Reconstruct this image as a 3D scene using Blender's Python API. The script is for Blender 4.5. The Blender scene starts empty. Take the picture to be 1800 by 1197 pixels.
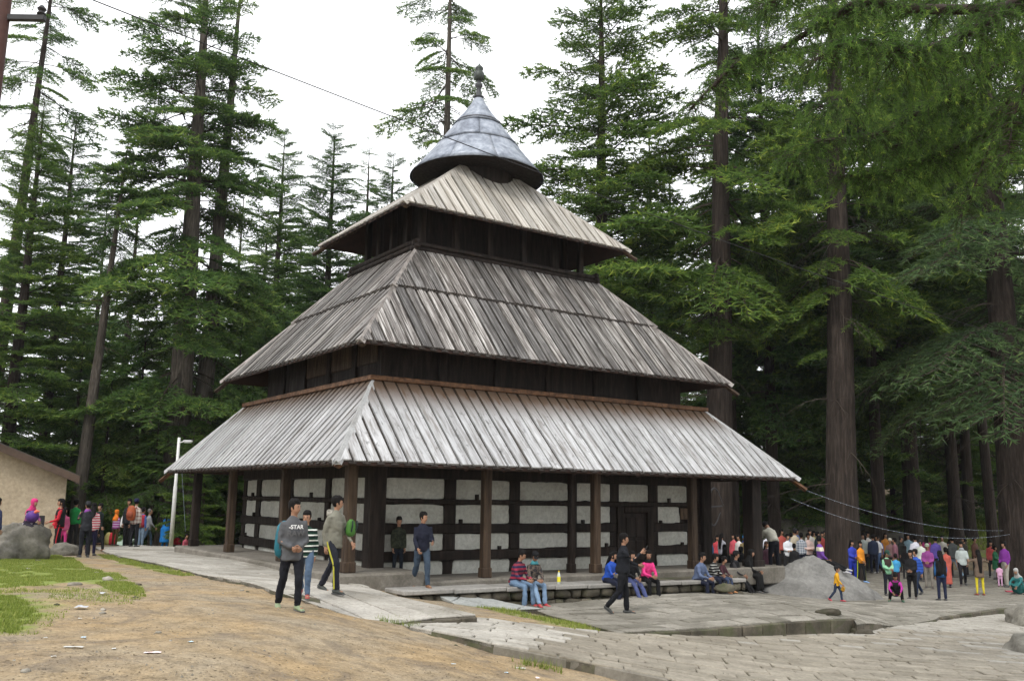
import bpy, bmesh, math, random
import numpy as np
from mathutils import Vector, Matrix, noise as mnoise
rad = math.radians
S = bpy.context.scene
COL = S.collection

# ------------------------------------------------------------------ camera
F_PX, PITCH, ROLL, CAM_Z = 1609.89, 0.1713, 0.0153, 1.70
cam_data = bpy.data.cameras.new('camera'); cam = bpy.data.objects.new('camera', cam_data); COL.objects.link(cam)
cam_data.sensor_fit = 'HORIZONTAL'; cam_data.sensor_width = 36.0; cam_data.lens = F_PX / 1800 * 36
cam_data.clip_start = 0.1; cam_data.clip_end = 6000
_f = Vector((0, math.cos(PITCH), math.sin(PITCH))); _u = Vector((0, -math.sin(PITCH), math.cos(PITCH))); _r = Vector((1, 0, 0))
_cx = math.cos(ROLL) * _r + math.sin(ROLL) * _u; _cy = -math.sin(ROLL) * _r + math.cos(ROLL) * _u
M = Matrix((( _cx.x, _cy.x, -_f.x, 0), (_cx.y, _cy.y, -_f.y, 0), (_cx.z, _cy.z, -_f.z, CAM_Z), (0, 0, 0, 1)))
cam.matrix_world = M
S.camera = cam
S.render.resolution_x, S.render.resolution_y = 1024, 680

# ------------------------------------------------------------------ sky and sun: bright overcast
SUN_EL, SUN_AZ = rad(47), rad(208)          # azimuth clockwise from +Y : behind the camera to the left
w = bpy.data.worlds.new('World'); S.world = w; w.use_nodes = True
nt = w.node_tree; nt.nodes.clear()
wo = nt.nodes.new('ShaderNodeOutputWorld'); bg = nt.nodes.new('ShaderNodeBackground'); sk = nt.nodes.new('ShaderNodeTexSky')
sk.sky_type = 'NISHITA'; sk.sun_disc = False; sk.sun_elevation = SUN_EL; sk.sun_rotation = SUN_AZ
mx = nt.nodes.new('ShaderNodeMix'); mx.data_type = 'RGBA'; mx.inputs[0].default_value = 0.90
nt.links.new(sk.outputs[0], mx.inputs[6]); mx.inputs[7].default_value = (12.6, 12.7, 12.9, 1)   # closed cloud cover
nt.links.new(mx.outputs[2], bg.inputs[0]); bg.inputs[1].default_value = 0.105
nt.links.new(bg.outputs[0], wo.inputs[0])
sd = bpy.data.lights.new('sun', 'SUN'); sd.energy = 1.5; sd.angle = rad(14); sd.color = (1.0, 0.96, 0.9)
sun = bpy.data.objects.new('sun', sd); COL.objects.link(sun)
_d = Vector((math.sin(SUN_AZ) * math.cos(SUN_EL), math.cos(SUN_AZ) * math.cos(SUN_EL), math.sin(SUN_EL)))
sun.rotation_euler = _d.to_track_quat('Z', 'Y').to_euler(); sun.location = _d * 60
S.cycles.diffuse_bounces = 7; S.cycles.max_bounces = 14
S.view_settings.view_transform = 'Standard'; S.view_settings.look = 'None'
S.view_settings.exposure = 0.62; S.view_settings.gamma = 1.0; S.view_settings.use_curve_mapping = False

# ------------------------------------------------------------------ ground geometry helpers
def ray(px, py):
    a, b = px - 900, py - 598.5
    cr, sr = math.cos(ROLL), math.sin(ROLL)
    a, b = a * cr + b * sr, -a * sr + b * cr
    x, z = a / F_PX, -b / F_PX
    c, s = math.cos(PITCH), math.sin(PITCH)
    return np.array([x, c - z * s, s + z * c])
def atz(px, py, z):
    r = ray(px, py); return r * ((z - CAM_Z) / r[2]) + np.array([0, 0, CAM_Z])
def aty(px, py, Y):
    r = ray(px, py); return r * (Y / r[1]) + np.array([0, 0, CAM_Z])
def proj(P):
    x, y, z = P[0], P[1], P[2] - CAM_Z
    c, s = math.cos(PITCH), math.sin(PITCH)
    d = y * c + z * s; u = -y * s + z * c
    a, b = F_PX * x / d, -F_PX * u / d
    cr, sr = math.cos(ROLL), math.sin(ROLL)
    return 900 + a * cr - b * sr, 598.5 + a * sr + b * cr
class TPS:
    def __init__(s, pts, lo=-1e9, hi=1e9, reg=.02):
        p = np.array(pts, float); s.p = p[:, :2]; n = len(p); s.lo, s.hi = lo, hi
        A = np.zeros((n + 3, n + 3)); A[:n, :n] = s.k(np.linalg.norm(s.p[:, None] - s.p[None], axis=2)) + reg * np.eye(n)
        A[:n, n] = 1; A[:n, n + 1:] = s.p; A[n, :n] = 1; A[n + 1:, :n] = s.p.T
        s.c = np.linalg.solve(A, np.concatenate([p[:, 2], [0, 0, 0]]))
    @staticmethod
    def k(r): return np.where(r > 1e-9, r * r * np.log(np.maximum(r, 1e-9)), 0)
    def many(s, X):
        X = np.atleast_2d(np.asarray(X, float)[..., :2]); out = np.empty(len(X))
        for i in range(0, len(X), 4000):
            q = X[i:i + 4000]
            out[i:i + 4000] = s.k(np.linalg.norm(q[:, None] - s.p[None], axis=2)) @ s.c[:-3] + s.c[-3] + q @ s.c[-2:]
        return np.clip(out, s.lo, s.hi)
    def __call__(s, x, y): return float(s.many([[x, y]])[0])
def at(px, py, zf):
    z = -0.6
    for _ in range(25):
        P = atz(px, py, z); z = .5 * z + .5 * zf(P[0], P[1])
    return np.array([P[0], P[1], zf(P[0], P[1])])
def pz(px, py, z): return tuple(atz(px, py, z))

zL = TPS([pz(705,1097,-.32), pz(850,1086,-.42), pz(1000,1106,-.62), pz(1085,1110,-.72), pz(1300,1112,-1.02), pz(1500,1110,-1.16), pz(1640,1088,-1.27), pz(1790,1090,-1.38),
          pz(870,1130,-.40), pz(1200,1197,-.80), pz(1400,1197,-.98), pz(1790,1190,-1.15)], -2, .3)
zP = TPS([(-3.2,21.6,-.66), (2.6,21.2,-.78), pz(1085,1109,-.72), pz(1300,1097,-.79), pz(1500,1085,-.87), pz(1520,1098,-1.0), pz(1570,1099,-1.18), pz(1650,1086,-1.20), pz(1765,1068,-1.24), (9.7,27.9,-1.10), (15,33,-1.40), (14,38,-1.36), (19,37,-1.42), (18.5,38.4,-1.44),
          (27,36,-1.5), (24,45,-1.4), (10,46,-1.2), (7,34,-1.0)], -2, .2)
DC = [(-3.5,15.2,0), (-3.3,17.5,-.03), (-13,28,-.2), (-13.3,33.5,-.22), (-17,45,-.9), (-6,8,.05), (-12,14,.06), (-20,20,.12), (-24,30,0),
      pz(300,1190,0), pz(700,1190,-.27), pz(1000,1190,-.66), pz(1150,1197,-.92), pz(870,1138,-.56), pz(700,1102,-.33), pz(835,1083,-.40), pz(560,1070,-.03), pz(420,1020,-.05),
      pz(930,1090,-.58), pz(1000,1098,-.66), pz(1085,1112,-.86), pz(700,1045,-.40), pz(640,1028,-.28), pz(800,1068,-.42), pz(250,990,-.14),
      (2.6,21.2,-1.1), (9.7,28,-1.4), (15,33,-1.75), (19,38,-1.75), (25,35,-1.8), (14,40,-1.7), pz(1300,1150,-1.25), pz(1600,1150,-1.5), pz(1790,1190,-1.5), (3,9,-1.2),
      (-1.3,30,-.6), (-7,26,-.28), (3,27,-1.0), (-7,36,-.5), (5,37,-1.1),
      (12,49,-1.1), (17,56,.25), (25,62,1.1), (9,59,.8), (34,50,-.4), (42,80,2.6), (2,70,.2), (16,90,2.8), (-25,60,-2.0), (-40,90,-5), (-20,90,-3.5), (-60,60,-4), (60,60,2), (5,140,1), (-60,160,-12), (60,150,5)]
zD = TPS(DC, -25, 9)

# ------------------------------------------------------------------ object helpers
def mesh_of(name, verts, faces, mats=(), smooth=False, mi=None):
    me = bpy.data.meshes.new(name)
    me.from_pydata([tuple(v) for v in verts], [], [tuple(f) for f in faces])
    for m in (mats if isinstance(mats, (list, tuple)) else [mats]): me.materials.append(m)
    if mi is not None: me.polygons.foreach_set('material_index', np.asarray(mi, np.int32))
    if smooth: me.polygons.foreach_set('use_smooth', np.ones(len(me.polygons), bool))
    me.update(); return me
def tri_mesh(name, tris, mats, tint=None, mi=None, smooth=False):
    tris = np.asarray(tris, np.float32); n = len(tris)
    me = bpy.data.meshes.new(name)
    me.vertices.add(n * 3); me.vertices.foreach_set('co', tris.reshape(-1))
    me.loops.add(n * 3); me.loops.foreach_set('vertex_index', np.arange(n * 3, dtype=np.int32))
    me.polygons.add(n); me.polygons.foreach_set('loop_start', np.arange(0, n * 3, 3, dtype=np.int32))
    me.polygons.foreach_set('loop_total', np.full(n, 3, np.int32))
    for m in (mats if isinstance(mats, (list, tuple)) else [mats]): me.materials.append(m)
    if mi is not None: me.polygons.foreach_set('material_index', np.asarray(mi, np.int32))
    if smooth: me.polygons.foreach_set('use_smooth', np.ones(n, bool))
    if tint is not None:
        a = me.attributes.new('tint', 'FLOAT', 'FACE'); a.data.foreach_set('value', np.asarray(tint, np.float32))
    me.update(); return me
def link(name, me, parent=None, loc=None, rot=None, **props):
    o = bpy.data.objects.new(name, me); COL.objects.link(o)
    if parent is not None: o.parent = parent
    if loc is not None: o.location = loc
    if rot is not None: o.rotation_euler = rot
    for k, v in props.items(): o[k] = v
    return o
def thing(name, label, cat, loc=(0, 0, 0), rz=0, group=None):
    o = bpy.data.objects.new(name, None); COL.objects.link(o); o.empty_display_size = .2
    o.location = loc; o.rotation_euler = (0, 0, rz); o['label'] = label; o['category'] = cat
    if group: o['group'] = group
    return o
def tag(o, label, cat, group=None):
    o['label'] = label; o['category'] = cat
    if group: o['group'] = group
    return o
class MB:
    """collects vertices and faces of one mesh"""
    def __init__(s): s.v, s.f, s.m = [], [], []
    def add(s, v, f, mi=0):
        n = len(s.v); s.v += [tuple(p) for p in v]; s.f += [tuple(i + n for i in q) for q in f]; s.m += [mi] * len(f)
    def box(s, c, d, mi=0, rot=None, bev=0.0):
        hx, hy, hz = d[0] / 2, d[1] / 2, d[2] / 2
        b = min(bev, hx * .45, hy * .45, hz * .45)
        if b <= 0:
            v = [(x, y, z) for x in (-hx, hx) for y in (-hy, hy) for z in (-hz, hz)]
            f = [(0,1,3,2), (4,6,7,5), (0,4,5,1), (2,3,7,6), (0,2,6,4), (1,5,7,3)]
        else:
            bm = bmesh.new(); bmesh.ops.create_cube(bm, size=1.0)
            for q in bm.verts: q.co = Vector((q.co.x * d[0], q.co.y * d[1], q.co.z * d[2]))
            bmesh.ops.bevel(bm, geom=bm.edges[:], offset=b, segments=1, affect='EDGES')
            bm.verts.index_update(); v = [tuple(q.co) for q in bm.verts]; f = [[q.index for q in fc.verts] for fc in bm.faces]; bm.free()
        if rot is not None: v = [tuple(rot @ Vector(p)) for p in v]
        s.add([(p[0] + c[0], p[1] + c[1], p[2] + c[2]) for p in v], f, mi)
    def tube(s, pts, radii, n=8, mi=0, cap=True, squash=None):
        pts = [Vector(p) for p in pts]; m = len(pts)
        if not hasattr(radii, '__len__'): radii = [radii] * m
        t0 = (pts[1] - pts[0]).normalized(); ref = Vector((0, 0, 1)) if abs(t0.z) < .9 else Vector((0, 1, 0))
        v = []; 
        for i, p in enumerate(pts):
            t = (pts[min(i + 1, m - 1)] - pts[max(i - 1, 0)]).normalized()
            a = (ref - t * ref.dot(t)).normalized(); b = t.cross(a); ref = a
            r = radii[i]; ra, rb = (r if hasattr(r, '__len__') else (r, r))
            for k in range(n):
                an = 2 * math.pi * k / n; v.append(p + a * (math.cos(an) * ra) + b * (math.sin(an) * rb))
        f = [(i * n + k, i * n + (k + 1) % n, (i + 1) * n + (k + 1) % n, (i + 1) * n + k) for i in range(m - 1) for k in range(n)]
        if cap: f += [tuple(reversed(range(n))), tuple(range((m - 1) * n, m * n))]
        s.add(v, f, mi)
    def lathe(s, prof, n=24, mi=0, c=(0, 0, 0)):
        v = [(c[0] + r * math.cos(2 * math.pi * k / n), c[1] + r * math.sin(2 * math.pi * k / n), c[2] + z) for r, z in prof for k in range(n)]
        m = len(prof)
        f = [(i * n + k, i * n + (k + 1) % n, (i + 1) * n + (k + 1) % n, (i + 1) * n + k) for i in range(m - 1) for k in range(n)]
        f += [tuple(reversed(range(n))), tuple(range((m - 1) * n, m * n))]
        s.add(v, f, mi)
    def mesh(s, name, mats, smooth=False): return mesh_of(name, s.v, s.f, mats, smooth, s.m)
    def build(s, name, mats, parent=None, smooth=False, **k): return link(name, s.mesh(name, mats, smooth), parent, **k)

# ------------------------------------------------------------------ materials
def new_mat(name):
    m = bpy.data.materials.new(name); m.use_nodes = True; n = m.node_tree; n.nodes.clear()
    out = n.nodes.new('ShaderNodeOutputMaterial'); b = n.nodes.new('ShaderNodeBsdfPrincipled'); n.links.new(b.outputs[0], out.inputs[0])
    return m, n, b, out
def N(n, t, **k):
    x = n.nodes.new(t)
    for a, v in k.items(): setattr(x, a, v)
    return x
def ramp(n, fac, stops, interp='LINEAR'):
    r = N(n, 'ShaderNodeValToRGB'); r.color_ramp.interpolation = interp; e = r.color_ramp.elements
    while len(e) < len(stops): e.new(.5)
    for q, (p, c) in zip(e, stops): q.position = p; q.color = (*c, 1) if len(c) == 3 else c
    n.links.new(fac, r.inputs[0]); return r.outputs[0]
def coords(n, kind='Object', scale=(1, 1, 1)):
    t = N(n, 'ShaderNodeTexCoord'); mp = N(n, 'ShaderNodeMapping'); mp.inputs['Scale'].default_value = scale
    n.links.new(t.outputs[kind], mp.inputs[0]); return mp.outputs[0]
def noise(n, vec, scale, detail=4, rough=.55, dist=0, dim='3D', wsock=None):
    x = N(n, 'ShaderNodeTexNoise', noise_dimensions=dim); x.inputs['Scale'].default_value = scale; x.inputs['Detail'].default_value = detail
    x.inputs['Roughness'].default_value = rough; x.inputs['Distortion'].default_value = dist
    if vec is not None: n.links.new(vec, x.inputs['Vector'])
    if wsock is not None: n.links.new(wsock, x.inputs['W'])
    return x.outputs[0]
def mixc(n, fac, a, b, mode='MIX'):
    m = N(n, 'ShaderNodeMix', data_type='RGBA', blend_type=mode)
    for s, v in ((0, fac), (6, a), (7, b)):
        if isinstance(v, (int, float)): m.inputs[s].default_value = v
        elif isinstance(v, tuple): m.inputs[s].default_value = (*v, 1)
        else: n.links.new(v, m.inputs[s])
    return m.outputs[2]
def math_(n, op, a, b=0.0, clamp=False):
    m = N(n, 'ShaderNodeMath', operation=op, use_clamp=clamp)
    for i, v in enumerate((a, b)):
        if isinstance(v, (int, float)): m.inputs[i].default_value = v
        else: n.links.new(v, m.inputs[i])
    return m.outputs[0]
def bump(n, b, h, strength=.4, dist=.02):
    x = N(n, 'ShaderNodeBump'); x.inputs['Strength'].default_value = strength; x.inputs['Distance'].default_value = dist
    n.links.new(h, x.inputs['Height']); n.links.new(x.outputs[0], b.inputs['Normal'])
def objrand(n): return N(n, 'ShaderNodeObjectInfo').outputs['Random']
_cm = {}
def flat_mat(name, col, rough=.8, var=.25, scale=9, spec=.3, metallic=0, bmp=0):
    """plain surface with a little mottling"""
    key = (name, tuple(col))
    if key in _cm: return _cm[key]
    m, n, b, _ = new_mat(name)
    v = noise(n, coords(n), scale, 5, .6)
    c = ramp(n, v, [(.25, tuple(x * (1 - var) for x in col)), (.75, tuple(min(1, x * (1 + var)) for x in col))])
    n.links.new(c, b.inputs['Base Color']); b.inputs['Roughness'].default_value = rough; b.inputs['Specular IOR Level'].default_value = spec
    b.inputs['Metallic'].default_value = metallic
    if bmp: bump(n, b, noise(n, coords(n), scale * 4, 4, .6), bmp, .01)
    _cm[key] = m; return m

def wood_mat(name, lo, mid, hi, along=(18, .7, 18), rough=.6, spec=.4, knots=.5, obvar=.35, top=None, bmp=.5):
    """weathered board: grain runs along local Y"""
    m, n, b, _ = new_mat(name); r = objrand(n)
    vec = coords(n, 'Object', along)
    addv = N(n, 'ShaderNodeVectorMath', operation='ADD'); cmb = N(n, 'ShaderNodeCombineXYZ')
    off = math_(n, 'MULTIPLY', r, 57.0); n.links.new(off, cmb.inputs[0]); n.links.new(off, cmb.inputs[1])
    n.links.new(vec, addv.inputs[0]); n.links.new(cmb.outputs[0], addv.inputs[1])
    g = noise(n, addv.outputs[0], 1.0, 6, .62, .6)
    c = ramp(n, g, [(.36, lo), (.5, mid), (.64, hi)])
    v2 = coords(n, 'Object', (5, 2.2, 5)); addv2 = N(n, 'ShaderNodeVectorMath', operation='ADD'); n.links.new(v2, addv2.inputs[0]); n.links.new(cmb.outputs[0], addv2.inputs[1])
    k = noise(n, addv2.outputs[0], 1.6, 3, .7, .4)
    kf = ramp(n, k, [(.58, (0, 0, 0)), (.72, (1, 1, 1))])
    c = mixc(n, math_(n, 'MULTIPLY', kf, knots), c, tuple(x * .35 for x in lo))
    c = mixc(n, 1.0, c, ramp(n, r, [(0, (1 - obvar,) * 3), (1, (1 + obvar * .4, 1 + obvar * .38, 1 + obvar * .34))]), 'MULTIPLY')
    if top is not None:                       # rust wash running down from the flashing; local Y measures along the board
        t = N(n, 'ShaderNodeTexCoord'); sp = N(n, 'ShaderNodeSeparateXYZ'); n.links.new(t.outputs['Object'], sp.inputs[0])
        h = math_(n, 'SUBTRACT', sp.outputs[1], top[1]); h = math_(n, 'MULTIPLY', h, top[2]); h = math_(n, 'ADD', h, math_(n, 'MULTIPLY', math_(n, 'SUBTRACT', g, .5), 1.6), True)
        c = mixc(n, h, c, top[0])
    n.links.new(c, b.inputs['Base Color']); b.inputs['Specular IOR Level'].default_value = spec
    rr = ramp(n, g, [(.3, (rough + .15,) * 3), (.7, (rough - .12,) * 3)]); n.links.new(rr, b.inputs['Roughness'])
    bump(n, b, g, bmp, .012)
    return m
def leaf_mat(name, dark, mid, tip, trans=.3, rough=.65):
    m, n, b, out = new_mat(name)
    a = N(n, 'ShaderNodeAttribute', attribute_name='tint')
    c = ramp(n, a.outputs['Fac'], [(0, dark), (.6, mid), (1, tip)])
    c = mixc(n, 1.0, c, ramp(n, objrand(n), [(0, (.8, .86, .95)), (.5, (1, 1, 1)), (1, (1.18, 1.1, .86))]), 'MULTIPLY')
    n.links.new(c, b.inputs['Base Color']); b.inputs['Roughness'].default_value = rough; b.inputs['Specular IOR Level'].default_value = .2
    tr = N(n, 'ShaderNodeBsdfTranslucent'); n.links.new(c, tr.inputs[0]); ms = N(n, 'ShaderNodeMixShader'); ms.inputs[0].default_value = trans
    n.links.new(b.outputs[0], ms.inputs[1]); n.links.new(tr.outputs[0], ms.inputs[2]); n.links.new(ms.outputs[0], out.inputs[0])
    return m
def bark_mat(name, lo, hi, furrow=7):
    m, n, b, _ = new_mat(name); vec = coords(n, 'Object', (furrow, furrow, furrow * .14))
    g = noise(n, vec, 1.0, 6, .65, .8); g2 = noise(n, coords(n), 1.3, 3)
    c = mixc(n, 1.0, ramp(n, g, [(.3, tuple(x * .45 for x in lo)), (.5, lo), (.72, hi)]), ramp(n, g2, [(.3, (.75, .72, .68)), (.7, (1.15, 1.12, 1.1))]), 'MULTIPLY')
    n.links.new(c, b.inputs['Base Color']); b.inputs['Roughness'].default_value = .9; b.inputs['Specular IOR Level'].default_value = .15
    bump(n, b, g, 1.0, .06); return m
def stone_mat(name, lo, hi, stain=(.12, .115, .09), st_amt=.5, obvar=.25, rough=.85, sc=1.0, bmp=.35, moss=None):
    m, n, b, _ = new_mat(name); t = N(n, 'ShaderNodeNewGeometry'); vec = t.outputs['Position']; r = objrand(n)
    g = noise(n, vec, 2.2 * sc, 8, .65); g2 = noise(n, vec, .55 * sc, 4, .6, .5); g3 = noise(n, vec, 14 * sc, 6, .7)
    c = ramp(n, g, [(.3, lo), (.7, hi)])
    c = mixc(n, math_(n, 'MULTIPLY', ramp(n, g2, [(.5, (0, 0, 0)), (.68, (1, 1, 1))]), st_amt), c, stain)
    c = mixc(n, .55, c, ramp(n, g3, [(.3, (.45, .45, .45)), (.7, (1.25, 1.25, 1.25))]), 'MULTIPLY')
    if moss: c = mixc(n, math_(n, 'MULTIPLY', ramp(n, noise(n, vec, 1.1 * sc, 5, .7, 1), [(.48, (0, 0, 0)), (.62, (1, 1, 1))]), moss[1]), c, moss[0])
    c = mixc(n, 1.0, c, ramp(n, r, [(0, (1 - obvar, 1 - obvar, 1 - obvar * 1.1)), (1, (1 + obvar * .5,) * 3)]), 'MULTIPLY')
    n.links.new(c, b.inputs['Base Color']); b.inputs['Roughness'].default_value = rough; b.inputs['Specular IOR Level'].default_value = .25
    h = mixc(n, .5, g, g3); bump(n, b, h, bmp, .02); return m
# ================================================================== GROUND
def in_poly(x, y, poly):
    c = False; n = len(poly)
    for i in range(n):
        x1, y1 = poly[i][:2]; x2, y2 = poly[i - 1][:2]
        if (y1 > y) != (y2 > y) and x < (x2 - x1) * (y - y1) / (y2 - y1) + x1: c = not c
    return c
def clip_convex(subj, rect):
    """Sutherland-Hodgman: polygon subj cut by the convex counter-clockwise polygon rect"""
    out = [tuple(p[:2]) for p in subj]
    for i in range(len(rect)):
        a, b = rect[i], rect[(i + 1) % len(rect)]; inp, out = out, []
        if not inp: return []
        def side(p): return (b[0] - a[0]) * (p[1] - a[1]) - (b[1] - a[1]) * (p[0] - a[0])
        for j in range(len(inp)):
            p, q = inp[j - 1], inp[j]; sp, sq = side(p), side(q)
            if (sp >= 0) != (sq >= 0):
                t = sp / (sp - sq); out.append((p[0] + t * (q[0] - p[0]), p[1] + t * (q[1] - p[1])))
            if sq >= 0: out.append(q)
    res = []
    for p in out:
        if not res or (abs(p[0] - res[-1][0]) + abs(p[1] - res[-1][1])) > .012: res.append(p)
    if len(res) > 1 and abs(res[0][0] - res[-1][0]) + abs(res[0][1] - res[-1][1]) <= .012: res.pop()
    return res
def area(p): return .5 * sum(p[i - 1][0] * p[i][1] - p[i][0] * p[i - 1][1] for i in range(len(p)))
def ccw(p): return p if area(p) > 0 else p[::-1]
YAW = .609; UU = np.array([math.cos(YAW), math.sin(YAW)]); VV = np.array([-math.sin(YAW), math.cos(YAW)]); TC = np.array([-1.29, 30.0])
def tw(u, v): return TC + u * UU + v * VV
zA = TPS([(-13.3,33.5,-.17), (-13,28,-.17), (-3.5,15.2,.0), (-3.3,17.5,.0), pz(835,1081,-.29), pz(690,1092,-.29), pz(330,1003,-.06), pz(440,985,-.08), pz(640,1030,-.2), pz(700,1045,-.24)], -1, .2)
zB = TPS([(-3.2,21.6,-.5), pz(700,1036,-.32), pz(745,1032,-.34), pz(945,1066,-.7), (-1,20.4,-.62)], -1, .1)
POLY = {
 'A': ([at(x, y, zA)[:2] for x, y in [(165,961),(250,958),(330,962),(440,985),(560,1014),(640,1028),(700,1047),(780,1066),(836,1080),(765,1084),(690,1093),(640,1090),(560,1063),(480,1036),(400,1016),(330,1002),(250,984)]], zA),
 'L': ([at(x, y, zL)[:2] for x, y in [(705,1097),(760,1089),(850,1084),(950,1097),(1085,1112),(1300,1113),(1500,1112),(1560,1101),(1650,1087),(1760,1076),(1830,1086),(1990,1110),(1990,1300),(1480,1300),(1180,1192),(1040,1165),(870,1131)]], zL),
 'P': ([tw(-3.0,-7.32), *[at(x, y, zP)[:2] for x, y in [(960,1078),(1085,1110),(1300,1098),(1500,1086),(1506,1096),(1575,1098),(1645,1087),(1650,1083),(1765,1067),(1830,1064)]], (27,33), (26,45), (8,50), (3.5,40), tw(8.0,-4), tw(8.0,-6.2), tw(4.7,-6.2), tw(4.68,-7.32)], zP),
 'R': ([at(x, y, zB)[:2] for x, y in [(690,1036),(745,1031),(890,1057),(950,1068),(885,1071),(800,1060)]], zB),
}
POLY = {k: (ccw([tuple(map(float, q)) for q in p]), z) for k, (p, z) in POLY.items()}

# terrain sheet: fine near the camera, coarse to the horizon
def lines(lo, hi, a, b, step):
    l = list(np.arange(a, b, step)); x = a; s = step
    while x > lo: s *= 1.28; x -= s; l.insert(0, x)
    x = b; s = step
    while x < hi: s *= 1.28; x += s; l.append(x)
    return np.array(l)
gx, gy = lines(-330, 330, -17, 24, .3), lines(-30, 360, 6, 46, .3)
XX, YY = np.meshgrid(gx, gy); pts = np.stack([XX.ravel(), YY.ravel()], 1)
ZZ = zD.many(np.clip(pts, [-120, -5], [120, 200]))
near = (np.abs(pts[:, 0]) < 60) & (pts[:, 1] < 110)
for i in np.nonzero(near)[0]:
    x, y = pts[i]; ZZ[i] += .05 * mnoise.noise((x * .5, y * .5, 0)) + .018 * mnoise.noise((x * 1.9, y * 1.9, 3))
    if y > 46: ZZ[i] += .35 * mnoise.noise((x * .12, y * .12, 7))
for k, (poly, zf) in POLY.items():
    bb = np.array(poly); ins = [i for i in np.nonzero((pts[:, 0] > bb[:, 0].min()) & (pts[:, 0] < bb[:, 0].max()) & (pts[:, 1] > bb[:, 1].min()) & (pts[:, 1] < bb[:, 1].max()))[0] if in_poly(*pts[i], poly)]
    if ins: ZZ[ins] = np.minimum(ZZ[ins], zf.many(pts[ins]) - .10)
GRASS = [[at(x, y, zD)[:2] for x, y in p] for p in (
  [(-60,972),(60,972),(128,980),(150,998),(205,1006),(250,1034),(258,1048),(215,1045),(160,1022),(60,1030),(-60,1036)],
  [(-60,1046),(20,1050),(78,1080),(60,1092),(25,1110),(-60,1100)],
  [(165,972),(205,976),(260,990),(345,1010),(320,1012),(255,1000),(200,986)])]
THIN = [at(x, y, zD)[:2] for x, y in [(-60,1030),(60,1025),(258,1045),(235,1062),(130,1066),(110,1085),(60,1112),(-60,1120)]]
WEED = [[at(x, y, zD)[:2] for x, y in p] for p in (
  [(640,1020),(690,1024),(722,1037),(660,1034)], [(745,1042),(800,1054),(900,1074),(985,1090),(1075,1110),(1010,1106),(930,1088),(850,1070)],
  [(690,1094),(700,1088),(800,1078),(838,1079),(760,1086)], [(872,1129),(905,1138),(980,1160),(960,1163),(900,1142)])]
gm = np.zeros(len(pts)); fm = np.zeros(len(pts))
for i in np.nonzero(near)[0]:
    x, y = pts[i]; q = (x + .35 * mnoise.noise((x * .9, y * .9, 1)), y + .6 * mnoise.noise((x * .9, y * .9, 5)))
    if any(in_poly(*q, p) for p in GRASS): gm[i] = 1
    if any(in_poly(*q, p) for p in WEED): gm[i] = .8
    if gm[i] == 0 and in_poly(*q, THIN): gm[i] = .42
    if y > 47 + 3 * mnoise.noise((x * .15, 0, 2)) and x > -8: fm[i] = 1; gm[i] = max(0, min(1, .55 + 1.5 * mnoise.noise((x * .16, y * .16, 9))))
    if x < -8 and y > 36: fm[i] = 1; gm[i] = .8
fm[~near] = 1; gm[~near] = .5
nx, ny = len(gx), len(gy)
fc = [(j * nx + i, j * nx + i + 1, (j + 1) * nx + i + 1, (j + 1) * nx + i) for j in range(ny - 1) for i in range(nx - 1)]
m, n, b, _ = new_mat('ground_earth')
pos = N(n, 'ShaderNodeNewGeometry').outputs['Position']
n1 = noise(n, pos, .55, 6, .6); n2 = noise(n, pos, 3.5, 8, .7); n3 = noise(n, pos, 24, 5, .75); n4 = noise(n, pos, 1.4, 4, .65, 1.2)
dirt = ramp(n, n2, [(.25, (.14, .116, .084)), (.5, (.265, .218, .153)), (.78, (.36, .303, .22))])
dirt = mixc(n, ramp(n, n1, [(.38, (0, 0, 0)), (.62, (.8, .8, .8))]), dirt, mixc(n, 1.0, dirt, (1.16, 1.0, .76), 'MULTIPLY'))
dirt = mixc(n, ramp(n, n4, [(.5, (0, 0, 0)), (.7, (.8, .8, .8))]), dirt, (.15, .122, .094))
spk = ramp(n, n3, [(.32, (.25, .23, .2)), (.46, (.95, .95, .95)), (.58, (1, 1, 1)), (.70, (1.9, 1.85, 1.75))])
dirt = mixc(n, .8, dirt, spk, 'MULTIPLY')
fa = N(n, 'ShaderNodeAttribute', attribute_name='forest').outputs['Fac']; ga = N(n, 'ShaderNodeAttribute', attribute_name='grass').outputs['Fac']
duff = ramp(n, n2, [(.3, (.085, .066, .042)), (.7, (.20, .158, .10))])
basec = mixc(n, fa, dirt, duff)
gr = ramp(n, n2, [(.25, (.085, .12, .025)), (.5, (.16, .205, .045)), (.75, (.27, .28, .10))])
gf = math_(n, 'ADD', math_(n, 'MULTIPLY', ga, 1.15), math_(n, 'MULTIPLY', math_(n, 'SUBTRACT', n2, .56), 2.6)); gf = math_(n, 'MULTIPLY', gf, ga, True)
n.links.new(mixc(n, gf, basec, gr), b.inputs['Base Color']); b.inputs['Roughness'].default_value = .95; b.inputs['Specular IOR Level'].default_value = .1
n5 = noise(n, pos, 60, 4, .7); dirt_b = mixc(n, .5, n3, n5); bump(n, b, mixc(n, .75, n2, dirt_b), .6, .018); M_GROUND = m
me = mesh_of('ground', np.column_stack([pts, ZZ]), fc, [M_GROUND], True)
for nm, arr in (('grass', gm), ('forest', fm)):
    a = me.attributes.new(nm, 'FLOAT', 'POINT'); a.data.foreach_set('value', arr.astype(np.float32))
link('ground', me, kind='structure')
from mathutils.bvhtree import BVHTree
GT = BVHTree.FromPolygons([tuple(p) for p in np.column_stack([pts, ZZ])], fc)
def gz(x, y):
    h = GT.ray_cast(Vector((x, y, 400)), Vector((0, 0, -1))); return h[0].z if h[0] else 0.0

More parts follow.
